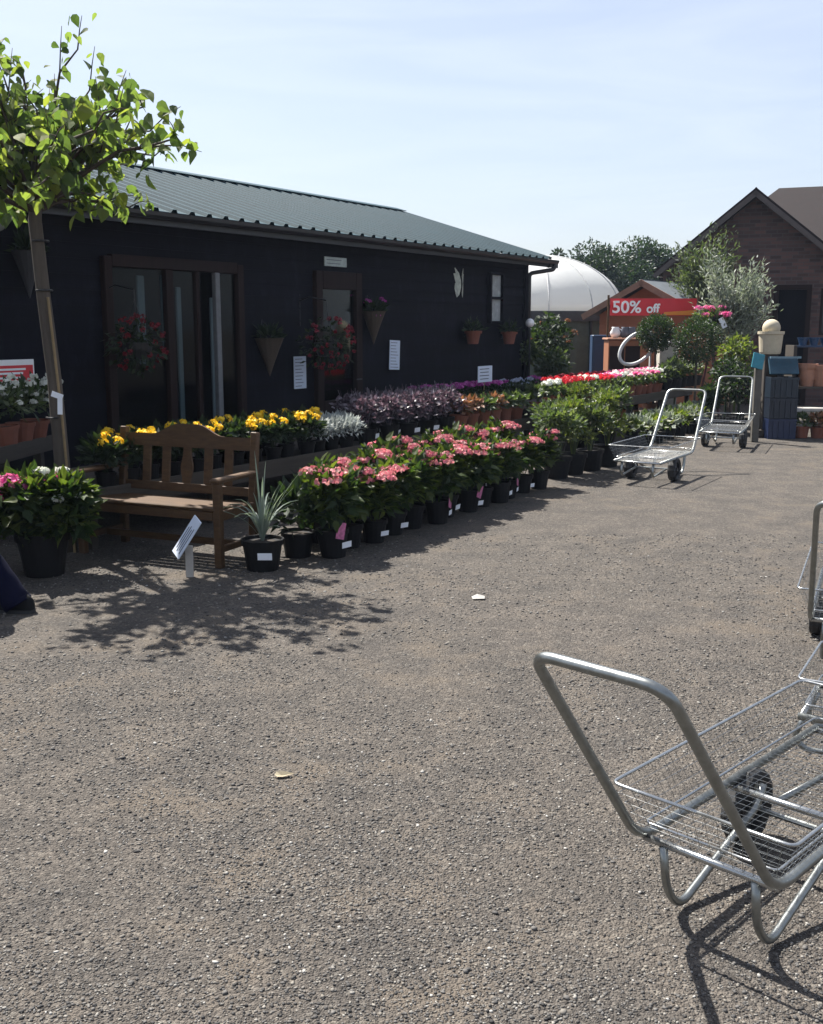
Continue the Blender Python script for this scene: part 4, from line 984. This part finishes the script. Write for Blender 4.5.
for i, (u, vtop, R, Y) in enumerate(((596, 246, 2.2, 44), (640, 241, 2.3, 46), (576, 258, 1.2, 43), (668, 256, 1.3, 47))):
    p = py(u, vtop, Y); far_tree('broadleaf_tree', ('dark green tree standing above the white canopy', 'tallest dark green tree behind the summerhouse roof', 'small dark tree at the canopy end of the far trees', 'dark tree against the brick gable edge')[i], p[0], Y, p[2], R, p[2]*.2, 'far_leaf', 24000, .14, 22, 20+i, 'trees beyond the canopy')
for u, vt, Y, lab in ((557, 243, 50, 'thin wispy treetop showing just past the shed roof end'), (490, 238, 50, 'thin treetop peeping over the shed roof slope')):
    p = py(u, vt, Y); far_tree('slender_tree', lab, p[0], Y, p[2], .55, p[2]*.4, 'far_leaf', 500, .2, 7, 31)

# white dome canopy on a netted wall
cY = 26; pc = py(538, 312, cY); CR = abs(py(622, 312, cY)[0] - pc[0]); ch = py(540, 256, cY)[2] - pc[2]
T = thing('white_canopy', 'domed white fabric canopy above green netting beyond the shed', 'canopy', (pc[0], cY, 0))
mb = MB(); mb.lathe([(CR*math.cos(a), pc[2] + ch*math.sin(a)) for a in np.linspace(0, math.pi/2-.01, 14)], 36); mb.build('fabric_roof', M['tent'], T, True)
mb = MB()
for k in range(12):
    a = 2*math.pi*k/12; mb.tube([((CR+.012)*math.cos(b)*math.cos(a), (CR+.012)*math.cos(b)*math.sin(a), pc[2] + (ch+.012)*math.sin(b)) for b in np.linspace(0, 1.45, 12)], .014, 5)
mb.build('seam', plain('seam_grey', (.5, .5, .5), .6), T)
mb = MB(); mb.lathe([(CR*1.01, pc[2]-.22), (CR*1.02, pc[2]), (CR*.99, pc[2]), (CR*.98, pc[2]-.22)], 36); mb.build('valance', plain('valance', (.05, .055, .06), .7), T)
mb = MB(); mb.lathe([(CR*.965, 0), (CR*.965, pc[2]-.2)], 36, cap=False); mb.build('netting', M['netting'], T)
for k in range(12):
    a = 2*math.pi*k/12; mb = MB(); mb.tube([(CR*.985*math.cos(a), CR*.985*math.sin(a), 0), (CR*.985*math.cos(a), CR*.985*math.sin(a), pc[2]-.1)], .035, 8); mb.build('post', M['metal_dark'], T)

# small summerhouse with the sale banner
sY = 22.0; ap = py(649, 281, sY); le = py(590, 314, sY); re_ = py(712, 312, sY)
T = thing('summerhouse', 'small orange-brown wooden summerhouse with a grey felt roof', 'summerhouse', (ap[0], sY, 0), math.radians(-36))
hw_ = (re_[0]-le[0])/2*1.02; ez = le[2]; az = ap[2]; dp_ = 2.2; wi = hw_*.84
mb = MB(); boards(mb, -wi, wi, 0, ez-.0, 0.0, .03); mb.add([(-wi, -.006, ez), (wi, -.006, ez), (0, -.006, az-.08), (-wi, .03, ez), (wi, .03, ez), (0, .03, az-.08)], [(0,1,2), (3,5,4), (0,2,5,3), (1,4,5,2)])
for sx in (-1, 1): mb.box((sx*(wi-.02), dp_/2+.02, ez/2), (.04, dp_-.02, ez))
mb.box((0, dp_, ez/2), (2*wi, .04, ez)); mb.build('wall', M['summerhouse'], T)
rb = MB()
for sx in (-1, 1):
    an = math.atan2(az-ez, hw_); L = math.hypot(az-ez, hw_); rot = Matrix.Rotation(sx*an, 3, 'Y'); rb.box((sx*hw_/2, dp_/2-.1, (az+ez)/2), (L+.05, dp_+.5, .03), 0, rot)
rb.build('roof', M['felt'], T)
fb = MB()
for sx in (-1, 1):
    rot = Matrix.Rotation(sx*an, 3, 'Y'); fb.box((sx*hw_/2, -.37, (az+ez)/2-.05), (L+.06, .025, .12), 0, rot)
fb.build('bargeboard', plain('barge', (.20, .12, .08), .7), T)
# banner slung between two poles before it
bY = 20.4; b0_ = py(610, 309, bY); b1_ = py(697, 305, bY); dv = Vector(b1_)-Vector(b0_); bw = math.hypot(dv.x, dv.y); bh = 16.5*bY/F
T = thing('sale_banner', 'red half-price sale banner hung on poles in front of the summerhouse', 'banner', (b0_[0], b0_[1], 0), math.atan2(dv.y, dv.x))
bzc = (b0_[2]+b1_[2])/2
mb = MB(); K = 16; vs = []
for i in range(K+1):
    x = bw*i/K; yy = .02*math.sin(i*.9)
    vs += [(x, yy, bzc-bh/2), (x, yy, bzc+bh/2), (x, yy+.004, bzc-bh/2), (x, yy+.004, bzc+bh/2)]
fs = []
for i in range(K): o = 4*i; fs += [(o, o+4, o+5, o+1), (o+2, o+3, o+7, o+6), (o, o+2, o+6, o+4), (o+1, o+5, o+7, o+3)]
mb.add(vs, fs); ban = mb.build('cloth', M['red_sign'], T)
mb = MB(); mb.add([(bw*.62, -.028, bzc-bh*.47), (bw*.99, -.028, bzc-bh*.47), (bw*.99, -.028, bzc-bh*.18), (bw*.62, -.028, bzc-bh*.30), (bw*.62, -.024, bzc-bh*.47), (bw*.99, -.024, bzc-bh*.47), (bw*.99, -.024, bzc-bh*.18), (bw*.62, -.024, bzc-bh*.30)], [(0,1,2,3), (4,7,6,5), (0,4,5,1), (1,5,6,2), (2,6,7,3), (3,7,4,0)]); mb.build('stripe', M['orange_sign'], ban)
def lettering(txt, size, loc, parent, mat, off=.0, rot=(math.pi/2, 0, 0), sx=1.0):
    c = bpy.data.curves.new('lettering', 'FONT'); c.body = txt; c.size = size; c.extrude = .003; c.offset = off; c.materials.append(mat)
    tmp = bpy.data.objects.new('tmp_text', c); COL.objects.link(tmp); bpy.context.view_layer.update(); me = bpy.data.meshes.new_from_object(tmp.evaluated_get(bpy.context.evaluated_depsgraph_get())); bpy.data.objects.remove(tmp)
    o = bpy.data.objects.new('lettering', me); COL.objects.link(o); o.parent = parent; o.location = loc; o.rotation_euler = rot; o.scale = (sx, 1, 1); KIDS.setdefault(parent.name, []).append(o); return o
lettering('50%', bh*.98, (.03, -.034, bzc-bh*.33), ban, M['white'], .006, sx=1.06); lettering('off', bh*.74, (bw*.415, -.034, bzc-bh*.33), ban, M['white'], .006, sx=.98)
for x in (-.03, bw+.03):
    mb = MB(); mb.tube([(x, .02, 0), (x, .02, bzc+bh*.7)], .022, 8); mb.build('pole', M['bench_wood'], T)

# brick house
hY = 23.0
ap = py(757, 193, hY); le = py(671, 270, hY); re_ = py(843, 270, hY); hwid = (re_[0]-le[0])/2/.95
T = thing('brick_house', 'dark brick gabled house with a brown tiled roof at right', 'house', (ap[0], hY, 0), math.radians(-21))
ez = le[2]; az = ap[2]; wi = hwid*.97
d0, d1 = py(777, 300, hY)[0]-ap[0], py(803, 300, hY)[0]-ap[0]; dz = py(790, 290, hY)[2]
w0, w1 = py(816, 300, hY)[0]-ap[0], py(838, 300, hY)[0]-ap[0]; wz0_, wz1_ = py(825, 335, hY)[2], py(825, 289, hY)[2]
wb = MB()
def wrect(x0, x1, z0, z1): wb.box(((x0+x1)/2, .11, (z0+z1)/2), (x1-x0, .22, z1-z0))
wrect(-wi, d0, 0, ez); wrect(d0, d1, dz, ez); wrect(d1, w0, 0, ez); wrect(w0, w1, 0, wz0_); wrect(w0, w1, wz1_, ez); wrect(w1, wi, 0, ez)
wb.add([(-wi, 0, ez), (wi, 0, ez), (0, 0, az-.1), (-wi, .22, ez), (wi, .22, ez), (0, .22, az-.1)], [(0,1,2), (3,5,4), (0,2,5,3), (1,4,5,2)])
for sx in (-1, 1): wb.box((sx*(wi-.11), 3.22, ez/2), (.22, 6.0, ez))
wb.box((5.2-.4, 4.1, 1.5), (2*5.2, .22, 3.0)); wb.box((-.4+.11, 8, 1.5), (.22, 7.6, 3.0)) ; wb.build('wall', M['brick'], T)
rb = MB(); an = math.atan2(az-ez, hwid); L = math.hypot(az-ez, hwid)
for sx in (-1, 1): rb.box((sx*(hwid/2+.03), 2.4, (az+ez)/2+.0), (L+.16, 5.5, .08), 0, Matrix.Rotation(sx*an, 3, 'Y'))
# main roof: hipped, ridge along x behind the gable
rl = py(779, 190, 30.5); _c, _s = math.cos(math.radians(21)), math.sin(math.radians(21)); _dx, _dy = rl[0]-ap[0], rl[1]-hY; mx0 = _dx*_c - _dy*_s; my0 = _dx*_s + _dy*_c; mz = rl[2]
ex0, ey0, ey1 = mx0-2.6, my0-4.2, my0+4.2; e_z = 2.9
vs = [(ex0, ey0, e_z), (12, ey0, e_z), (12, my0, mz+.05), (mx0, my0, mz+.05), (ex0, ey1, e_z), (12, ey1, e_z)]
rb.add(vs + [(x, y, z-.1) for x, y, z in vs], [(0,1,2,3), (4,3,2,5), (0,3,4), (6,9,8,7), (10,11,8,9), (6,10,9), (0,6,7,1), (4,5,11,10), (0,4,10,6), (1,7,8,2), (2,8,11,5)])
rb.build('roof', M['tile'], T)
fb = MB()
for sx in (-1, 1): fb.box((sx*(hwid/2+.03), -.36, (az+ez)/2-.07), (L+.16, .03, .10), 0, Matrix.Rotation(sx*an, 3, 'Y'))
fb.build('bargeboard', plain('barge_dark', (.07, .055, .05), .7), T)
mb = MB(); mb.box(((d0+d1)/2, .12, dz/2), (d1-d0, .05, dz)); dd = mb.build('door', plain('door_dark', (.005, .005, .008), .9, 0, .2, 8, 0, .1), T)
mb = MB(); mb.box((d0-.05, -.01, dz/2), (.1, .06, dz)); mb.box((d1+.05, -.01, dz/2), (.1, .06, dz)); mb.box(((d0+d1)/2, -.01, dz+.05), (d1-d0+.2, .06, .1)); mb.build('frame', M['brown_frame'], dd)
mb = MB(); ell(mb, (d1-.12, .07, 1.0), (.035, .035, .035), 10, 6); mb.build('handle', M['galv_bright'], dd)
mb = MB()
for a, b, c_, d_ in ((w0, w0+.05, wz0_, wz1_), (w1-.05, w1, wz0_, wz1_), (w0, w1, wz0_, wz0_+.05), (w0, w1, wz1_-.05, wz1_), ((w0+w1)/2-.02, (w0+w1)/2+.02, wz0_, wz1_)): mb.box(((a+b)/2, .10, (c_+d_)/2), (b-a, .06+.002*(b-a), d_-c_))
wn = mb.build('window', M['brown_frame'], T); mb = MB(); mb.box(((w0+w1)/2, .13, (wz0_+wz1_)/2), (w1-w0, .01, wz1_-wz0_)); mb.build('pane', plain('dark_pane', (.02, .022, .026), .1), wn)

# olive and a greener tree before the house
def loose_tree(name, label, u, vtop, Y, R, mat, n, seed, leaf=.09, low=.32):
    rg = np.random.default_rng(seed); p = py(u, vtop, Y); h = p[2]; T = thing(name, label, 'tree', (p[0], Y, 0), 0)
    mb = MB(); mb.tube([(0, 0, 0), (.03, 0, h*.3), (-.02, .02, h*.6), (0, 0, h*.95)], [.06, .05, .03, .006], 8); sprays = []
    for i in range(40):
        k = i/39; z = h*(low + (.62-low)*k) + rg.uniform(-.1, .1); a = i*2.4; L = R*(1.05-.35*k)*rg.uniform(.65, 1.15); up = h*rg.uniform(.14, .34)
        q = [Vector((0, 0, z)), Vector((L*.5*math.cos(a), L*.5*math.sin(a), z+up*.4)), Vector((L*math.cos(a), L*math.sin(a), z+up))]; mb.tube(q, [.014, .009, .003], 5); sprays.append(q)
    mb.build('trunk', M['bark_dark'], T)
    mb = MB(); per_ = n//len(sprays)
    for q in sprays:
        t = rg.uniform(.25, 1.05, per_); P = np.array([q[0].lerp(q[1], x*2) if x < .5 else q[1].lerp(q[2], x*2-1) for x in t]) + rg.normal(size=(per_, 3))*.08
        d = np.array(q[2]-q[0]); d /= np.linalg.norm(d); mb.leaves(P, d + rg.normal(size=(per_, 3))*.7, rg.normal(size=(per_, 3)) + [0, 0, .5], rg.uniform(leaf*.7, leaf*1.3, per_), leaf*.3)
    mb.build('crown', M[mat], T)
loose_tree('olive_tree', 'silvery olive tree in front of the brick gable, right of the greener tree', 738, 247, 19.4, .58, 'olive_leaf', 5200, 5, .10, .40)
loose_tree('leafy_tree', 'soft green tree in front of the gable, left of the olive', 709, 228, 22.0, .58, 'sage_leaf', 5200, 6, .11, .45)

# topiary balls on stems
for u, v, rpx, Y, lab in ((656, 333, 18, 18.9, 'smaller clipped ball tree, in front of the sale banner'), (697, 341, 23, 18.3, 'larger clipped ball tree, right of the sale banner')):
    p = py(u, v, Y); k = Y/F; R = rpx*k; T = thing('ball_tree', lab, 'topiary', (p[0], Y, 0), 0, 'clipped ball trees')
    potmesh(.14, .19, .32, [M['terracotta_pale'], M['soil']], T)
    mb = MB(); mb.tube([(0, 0, .28), (.01, 0, .7), (0, 0, p[2])], [.022, .02, .018], 8); mb.build('trunk', M['bark'], T)
    n = 5200; d = RNG.normal(size=(n, 3)); d /= np.linalg.norm(d, axis=1, keepdims=True); q = RNG.uniform(.5, 1.06, (n, 1))
    mb = MB(); mb.leaves(d*q*R + [0, 0, p[2]], d + RNG.normal(size=(n, 3))*.6, RNG.normal(size=(n, 3)), RNG.uniform(.028, .05, n), .024); mb.build('crown', M['box_leaf'], T)

# brown cabinet and the white hoop leaning on it
p = py(623, 400, 19.6); zt = py(623, 338, 19.6)[2]; cw = 32*19.6/F
T = thing('display_cabinet', 'brown wooden cabinet with a pale top below the banner', 'cabinet', (p[0], 19.6, 0))
mb = MB(); mb.box((0, .25, (zt-.04)/2), (cw, .5, zt-.04), 0, None, .01); mb.build('cabinet_body', M['summerhouse'], T)
mb = MB(); mb.box((0, .25, zt-.018), (cw+.06, .56, .036), 0, None, .008); mb.build('top', M['terracotta_pale'], T)
for sx in (-1, 1):
    mb = MB(); mb.box((sx*cw*.245, -.008, zt*.5), (cw*.45, .02, zt*.8), 0, None, .004); mb.build('door', M['brown_frame'], T)
for i, (du, c) in enumerate(((-8, 'white'), (2, 'ink'), (9, 'ink'))):
    T2 = thing('jug', ('small white jug on the brown cabinet', 'dark round jug in the middle of the cabinet top', 'dark round jug at the right end of the cabinet top')[i], 'jug', (p[0]+du*.018, 19.82, zt))
    mb = MB(); mb.lathe([(.05, 0), (.09, .05), (.10, .1), (.06, .17), (.07, .2), (.05, .2)], 14); mb.build('jug_body', M[c], T2, True)
    mb = MB(); mb.tube([(.07, 0, .17), (.13, 0, .13), (.095, 0, .07)], .01, 6); mb.build('handle', M[c], T2)
hY_ = 19.0; p = py(637, 348, hY_); k = hY_/F
hp = MB(); ring = []
for a in np.linspace(0, 2*math.pi, 41)[:-1]: ring.append((p[0] + k*(17*math.cos(a)*.94 + 7*math.sin(a)), hY_ + .08*math.sin(a), p[2] + k*(16*math.sin(a)+ 1*math.cos(a))))
hp.tube(ring, .031, 8, 0, True)
hp.tube([(p[0] + k*14, hY_+.05, 0), (p[0]+k*14, hY_+.05, p[2])], .018, 8)
tag(hp.build('hose_hoop', M['hose'], None, True), 'white plastic hoop on a stand between the cabinet and ball tree', 'hoop')
# pale boxes behind the first ball tree stem
p = py(667, 352, 19.7); T = thing('white_planter', 'off-white square planter behind the smaller ball tree', 'planter', (p[0], 19.7, 0))
hpz = py(667, 343, 19.7)[2]; mb = MB(); mb.box((0, 0, hpz/2), (.34, .34, hpz), 0, None, .012); mb.build('planter_box', plain('offwhite', (.5, .48, .43), .7), T)
mb = MB(); mb.box((0, 0, hpz+.012), (.40, .40, .035), 0, None, .01); mb.build('rim', M['white'], T)
# blue door panel by the netting
p = py(601, 345, 21.0); T = thing('blue_locker', 'dark blue upright locker left of the brown cabinet', 'locker', (p[0], 21, 0)); z = py(601, 335, 21)[2]
mb = MB(); mb.box((0, .15, z/2), (.34, .3, z), 0, None, .012); mb.build('locker_body', M['blue_panel'], T); mb = MB(); mb.box((0, -.01, z*.5), (.29, .02, z*.9), 0, None, .004); mb.build('door', M['blue_panel'], T)
# dark leafy mass by the shed corner: two bushes, and a white globe on a stem
for i, (u, v, rr, Y, m_) in enumerate(((548, 338, 21, 18.5, 'dark_leaf'), (553, 366, 15, 17.8, 'mid_leaf'), (527, 352, 10, 18.2, 'mid_leaf'))):
    p = py(u, v, Y); k = Y/F; T = thing('potted_bush', ('large dark round bush just past the shed corner', 'lower grey-green bush under the dark round bush', 'thin green bush against the far shed corner')[i], 'bush', (p[0], Y, 0), 0, 'bushes past the shed corner')
    potmesh(.17, .22, .34, [M['pot_black'], M['soil']], T); mb = MB(); R = rr*k; n = 800; d = RNG.normal(size=(n, 3)); d /= np.linalg.norm(d, axis=1, keepdims=True)
    mb.leaves(d*RNG.uniform(.4, 1.12, (n, 1))*R + [0, 0, p[2]], d + RNG.normal(size=(n, 3)), RNG.normal(size=(n, 3)), RNG.uniform(.07, .13, n), .055)
    mb.tube([(0, 0, .3), (0, 0, p[2])], .02, 6); mb.build('foliage', M[m_], T)
    if i == 0:
        for j in range(14): mb = MB(); q = RNG.normal(size=3); q /= np.linalg.norm(q); mb.florets(q*R*[1, 1, 1]*1.02 + [R*.25, 0, p[2]], .05, 12, .05); mb.build('flower_head', M['orange_leaf'], T)
gp_ = py(530, 323, 18.0); T = thing('globe_lamp', 'small bright white globe on a thin stem beside the shed corner', 'garden lamp', (gp_[0], 18.0, 0))
mb = MB(); mb.tube([(0, 0, 0), (0, 0, gp_[2]-.06)], .015, 8); mb.build('stem', M['metal_dark'], T); mb = MB(); ell(mb, (0, 0, gp_[2]), (.075, .075, .075), 18, 12); mb.build('globe', plain('globe_white', (.85, .86, .86), .2), T, True)

# pink flowers on a tall stand with white tag
p = py(712, 316, 19.1); k = 19.1/F
T = thing('flower_stand', 'tall red stand topped with bright pink flowers and a white tag', 'flower stand', (p[0], 19.1, 0))
mb = MB(); mb.tube([(-.2, 0, 0), (.05, 0, p[2]-.1)], .022, 8); mb.tube([(.25, .1, 0), (0, .05, p[2]-.1)], .022, 8); mb.tube([(.05, -.2, 0), (.02, 0, p[2]-.1)], .022, 8); mb.build('stand', plain('stand_red', (.07, .012, .014), .5), T)
mb = MB(); mb.lathe([(.1, p[2]-.18), (.17, p[2]-.02), (.15, p[2]-.03)], 14); mb.build('bowl', M['pot_black'], T)
mb = MB(); mb.leaves(*bush_leaves(420, (0, 0, p[2]-.08), (.36, .24, .18), .1, .05)); mb.build('foliage', M['mid_leaf'], T)
for j in range(14): mb = MB(); mb.florets((RNG.uniform(-.34, .30), RNG.uniform(-.25, .1), p[2]+RNG.uniform(-.04, .14)), .07, 24, .05); mb.build('flower_head', M['hotpink'], T)
mb = MB(); mb.box((.13, -.24, p[2]-.12), (.09, .006, .19), 0, Matrix.Rotation(-.5, 3, 'Y')); mb.build('tag', M['tag_white'], T)

# small shrubs by the stand
for i, (u, v, rr, Y, m_) in enumerate(((737, 352, 15, 17.6, 'bright_leaf'), (727, 374, 14, 17.0, 'dark_leaf'), (740, 386, 17, 16.6, 'dark_leaf'), (676, 368, 10, 19.4, 'mid_leaf'), (712, 396, 10, 16.6, 'dark_leaf'))):
    p = py(u, v, Y); k = Y/F; T = thing('potted_bush', ('yellow-green bush left of the cream urn', 'dark bush below the flower stand', 'dark bush left of the teal sign post', 'green bush under the smaller ball tree', 'dark bush under the larger ball tree')[i], 'bush', (p[0], Y, 0), 0, 'bushes round the flower stand')
    potmesh(.14, .18, .25, [M['pot_black'], M['soil']], T); mb = MB(); R = rr*k; n = 520; d = RNG.normal(size=(n, 3)); d /= np.linalg.norm(d, axis=1, keepdims=True)
    mb.leaves(d*RNG.uniform(.4, 1.15, (n, 1))*R + [0, 0, p[2]], d + RNG.normal(size=(n, 3)), RNG.normal(size=(n, 3)), RNG.uniform(.06, .11, n), .05); mb.tube([(0, 0, .22), (0, 0, p[2])], .02, 6); mb.build('foliage', M[m_], T)

# cream urn with ball on a column
uY = 16.2; p = py(770, 352, uY); k = uY/F
T = thing('stone_urn', 'cream stone planter with a ball on top, on a dark column', 'urn', (p[0], uY, 0)); zb = p[2]
mb = MB(); mb.box((0, 0, .06), (.36, .36, .12), 0, None, .01); mb.box((0, 0, zb/2+.02), (.2, .2, zb-.12), 0, None, .01); mb.build('column', M['dark_post'], T)
r_ = 12*k; mb = MB(); mb.lathe([(r_*.8, zb-.03), (r_*.86, zb+.0), (r_*.97, zb+.26), (r_*1.06, zb+.27), (r_*1.06, zb+.31), (r_*.9, zb+.31)], 24); mb.build('bowl', M['cream'], T)
mb = MB(); ell(mb, (0, 0, zb+.36), (r_*.72, r_*.72, r_*.72), 20, 12); mb.build('ball', M['cream'], T, True)
# teal sign on a pale post
sY2 = 15.4; p = py(756, 361, sY2); k = sY2/F
T = thing('teal_sign', 'teal sign board tilted on a thick pale post', 'sign', (p[0]+.02, sY2, 0)); mb = MB(); mb.box((.03, .03, (p[2]-.0)/2), (.10, .08, p[2]), 0, None, .008); mb.build('post', plain('post_pale', (.085, .078, .066), .8), T)
mb = MB(); mb.box((0, -.03, p[2]), (.17, .02, .23), 0, Matrix.Rotation(.25, 3, 'Y') @ Matrix.Rotation(-.35, 3, 'X'), .004); mb.build('board', plain('teal_board', (.015, .17, .22), .4), T)
# stacked blue crates with a slanted lid board
cY2 = 15.8; pl = py(770, 412, cY2); pr_ = py(798, 412, cY2); xc = (pl[0]+pr_[0])/2; wc = pr_[0]-pl[0]; zt = py(782, 377, cY2)[2]
for i in range(3):
    h = zt/3; T = thing('plastic_crate', ('blue plastic crate at the bottom of the stack by the teal sign', 'dark blue plastic crate in the middle of the stack', 'dark blue plastic crate on top of the stack')[i], 'crate', (xc, cY2+.25, i*h), 0, 'stacked plastic crates')
    mb = MB(); w = wc; d_ = .42; hh = h-.008
    for sx in (-1, 1): mb.box((sx*(w/2-.012), 0, hh/2), (.022, d_, hh)); mb.box((0, sx*(d_/2-.011), hh/2), (w-.05, .02, hh-.002))
    mb.box((0, 0, .012), (w-.05, d_-.05, .02))
    for sx in (-.3, -.1, .1, .3): mb.box((sx*w, -d_/2-.004, hh*.5), (.03, .012, hh*.9))
    mb.box((0, -d_/2-.006, hh-.02), (w+.01, .018, .035)); mb.build('crate_body', plain('crate%d' % i, ((.006, .014, .05), (.005, .010, .022), (.006, .014, .026))[i], .45), T)
T = thing('slanted_panel', 'blue panel leaning above the crate stack', 'panel', (xc, cY2+.1, zt)); mb = MB(); mb.box((.02, .1, .16), (wc*1.05, .03, .29), 0, Matrix.Rotation(-.5, 3, 'X'), .006); mb.build('panel', M['teal'], T)
mb = MB(); mb.box((.02, .03, .285), (wc*1.1, .03, .03), 0, Matrix.Rotation(0, 3, 'Y')); 
mb.build('batten', plain('batten', (.12, .2, .25), .5), T)
# shelf with terracotta pots at the right edge
sp = py(812, 412, 15.9)
T = thing('pot_shelf', 'low wooden shelf of pots at the right edge', 'shelf', (sp[0]+.55, 16.2, 0)); zs = py(812, 388, 15.9)[2]; z2 = py(812, 347, 15.9)[2]
mb = MB(); mb.box((0, 0, zs), (1.6, .5, .03)); mb.build('board', M['stage_wood'], T); mb = MB(); mb.box((0, .21, z2), (1.6, .14, .03)); mb.build('board', M['blue_panel'], T)
for sx in (-.78, .78): mb = MB(); mb.box((sx, .1, (z2+.02)/2), (.05, .36, z2+.02)); mb.build('side', M['dark_post'], T)
for i, (du, r, h, c) in enumerate(((-6, .15, .34, 'terracotta_pale'), (8, .19, .32, 'terracotta_pale'), (32, .17, .34, 'terracotta'))):
    pp = MB(); T2 = thing('clay_pot', ('pale clay pot at the left end of the pot shelf', 'wide clay pot second along the pot shelf', 'orange clay pot third along the pot shelf')[i], 'flower pot', (sp[0]+du*.0155+.06, 16.12, zs+.015)); pp.lathe([(r*.65, 0), (r*.9, h*.8), (r, h*.8), (r*1.05, h), (r*.95, h), (r*.8, h*.3)], 20); pp.build('pot', M[c], T2)
for i in range(3):
    T2 = thing('blue_pot', ('first blue glazed pot atop the pot shelf', 'second blue glazed pot atop the pot shelf', 'third blue glazed pot atop the pot shelf')[i], 'flower pot', (sp[0]-.02+.17*i, 16.41, z2+.015)); pp = MB(); pp.lathe([(.05, 0), (.075, .09), (.085, .12), (.07, .12), (.06, .04)], 14); pp.build('pot', plain('blue_glaze%d' % i, (.012, .05, .12), .3), T2)
for i in range(6):
    put(('copper_leaf_plant', i % 2), (sp[0]-.1+.24*i, 16.0, .002), 'small pot under the pot shelf, %s from the crates' % ORD[i], 'pots under the pot shelf')

# ------------------------------------------------------------ leaf and paper scraps on the gravel
p = pz(285, 778); mb = MB(); mb.leaves(np.array([(p[0]-.04, p[1], .014)]), np.array([(1, .2, .05)]), np.array([(.1, -.3, 1.0)]), .075, .034, .3, .1, 0, True); tag(mb.build('fallen_leaf', plain('dead_leaf', (.32, .27, .18), .7)), 'single dry pale leaf lying on open gravel', 'leaf')
p = pz(478, 599); mb = MB(); mb.add([(p[0]-.035, p[1]-.03, .008), (p[0]+.04, p[1]-.035, .012), (p[0]+.045, p[1]+.04, .01), (p[0], p[1]+.05, .02), (p[0]-.04, p[1]+.03, .009), (p[0], p[1], .016)], [(0,1,5), (1,2,5), (2,3,5), (3,4,5), (4,0,5)]); tag(mb.build('paper_scrap', plain('scrap', (.26, .25, .235), .8)), 'crumpled pale paper scrap on the gravel before the hydrangeas', 'litter')

# ------------------------------------------------------------ camera, sky, sun
cam = bpy.data.cameras.new('camera'); co = bpy.data.objects.new('camera', cam); COL.objects.link(co)
co.location = (0, 0, H); co.rotation_euler = (math.pi/2 - PITCH, 0, 0)
cam.sensor_fit = 'HORIZONTAL'; cam.sensor_width = 36; cam.lens = 36*F/823; cam.clip_end = 2000; cam.clip_start = .05
scene.camera = co
sd = Vector((-.47, .52, 1.0)).normalized(); elev = math.asin(sd.z); azi = math.atan2(sd.x, sd.y)
w = bpy.data.worlds.new('World'); scene.world = w; w.use_nodes = True; nt = w.node_tree
sky = nt.nodes.new('ShaderNodeTexSky'); sky.sky_type = 'NISHITA'; sky.sun_disc = False; sky.sun_elevation = elev; sky.sun_rotation = azi
sky.air_density = 1.0; sky.dust_density = 1.6; sky.ozone_density = 1.2
bg = nt.nodes['Background']; bg.inputs[1].default_value = .05
tc = nt.nodes.new('ShaderNodeTexCoord'); mp = nt.nodes.new('ShaderNodeMapping'); mp.inputs['Scale'].default_value = (1.2, 2.2, 9); mp.inputs['Rotation'].default_value = (0, .12, .3)
nt.links.new(tc.outputs['Generated'], mp.inputs[0]); nz = noise(nt, 2.2, 6, .55, mp.outputs[0], .8)
fac = ramp(nt, nz.outputs[0], [(.40, (.34, .34, .34)), (.8, (.50, .50, .50))])
cl = mix_rgb(nt, fac, sky.outputs[0], (8.3, 8.85, 10.4, 1))
nt.links.new(cl, bg.inputs[0])
sl = bpy.data.lights.new('sun', 'SUN'); so = bpy.data.objects.new('sun', sl); COL.objects.link(so)
sl.energy = 5.0; sl.angle = math.radians(.5); sl.color = (1, .955, .88); so.rotation_euler = (-sd).to_track_quat('-Z', 'Y').to_euler()
scene.view_settings.view_transform = 'Standard'; scene.view_settings.look = 'None'; scene.view_settings.exposure = 1.42; scene.view_settings.gamma = 1.0
scene.render.engine = 'CYCLES'; scene.cycles.use_denoising = True
scene.cycles.max_bounces = 6; scene.cycles.transparent_max_bounces = 8

hb_ = MB(); hb_.box((0, 219, 3.4), (640, 600, 8.8)); ho = hb_.build('haze', [], None)
hm = bpy.data.materials.new('haze_air'); hm.use_nodes = True; ht = hm.node_tree; ht.nodes.clear()
ou = ht.nodes.new('ShaderNodeOutputMaterial'); pv = ht.nodes.new('ShaderNodeVolumePrincipled'); pv.inputs['Color'].default_value = (.62, .76, 1, 1); pv.inputs['Density'].default_value = .00045; pv.inputs['Anisotropy'].default_value = .3
ht.links.new(pv.outputs[0], ou.inputs['Volume']); ho.data.materials.append(hm); tag(ho, 'thin pale summer haze over the yard', 'haze', None, 'stuff')
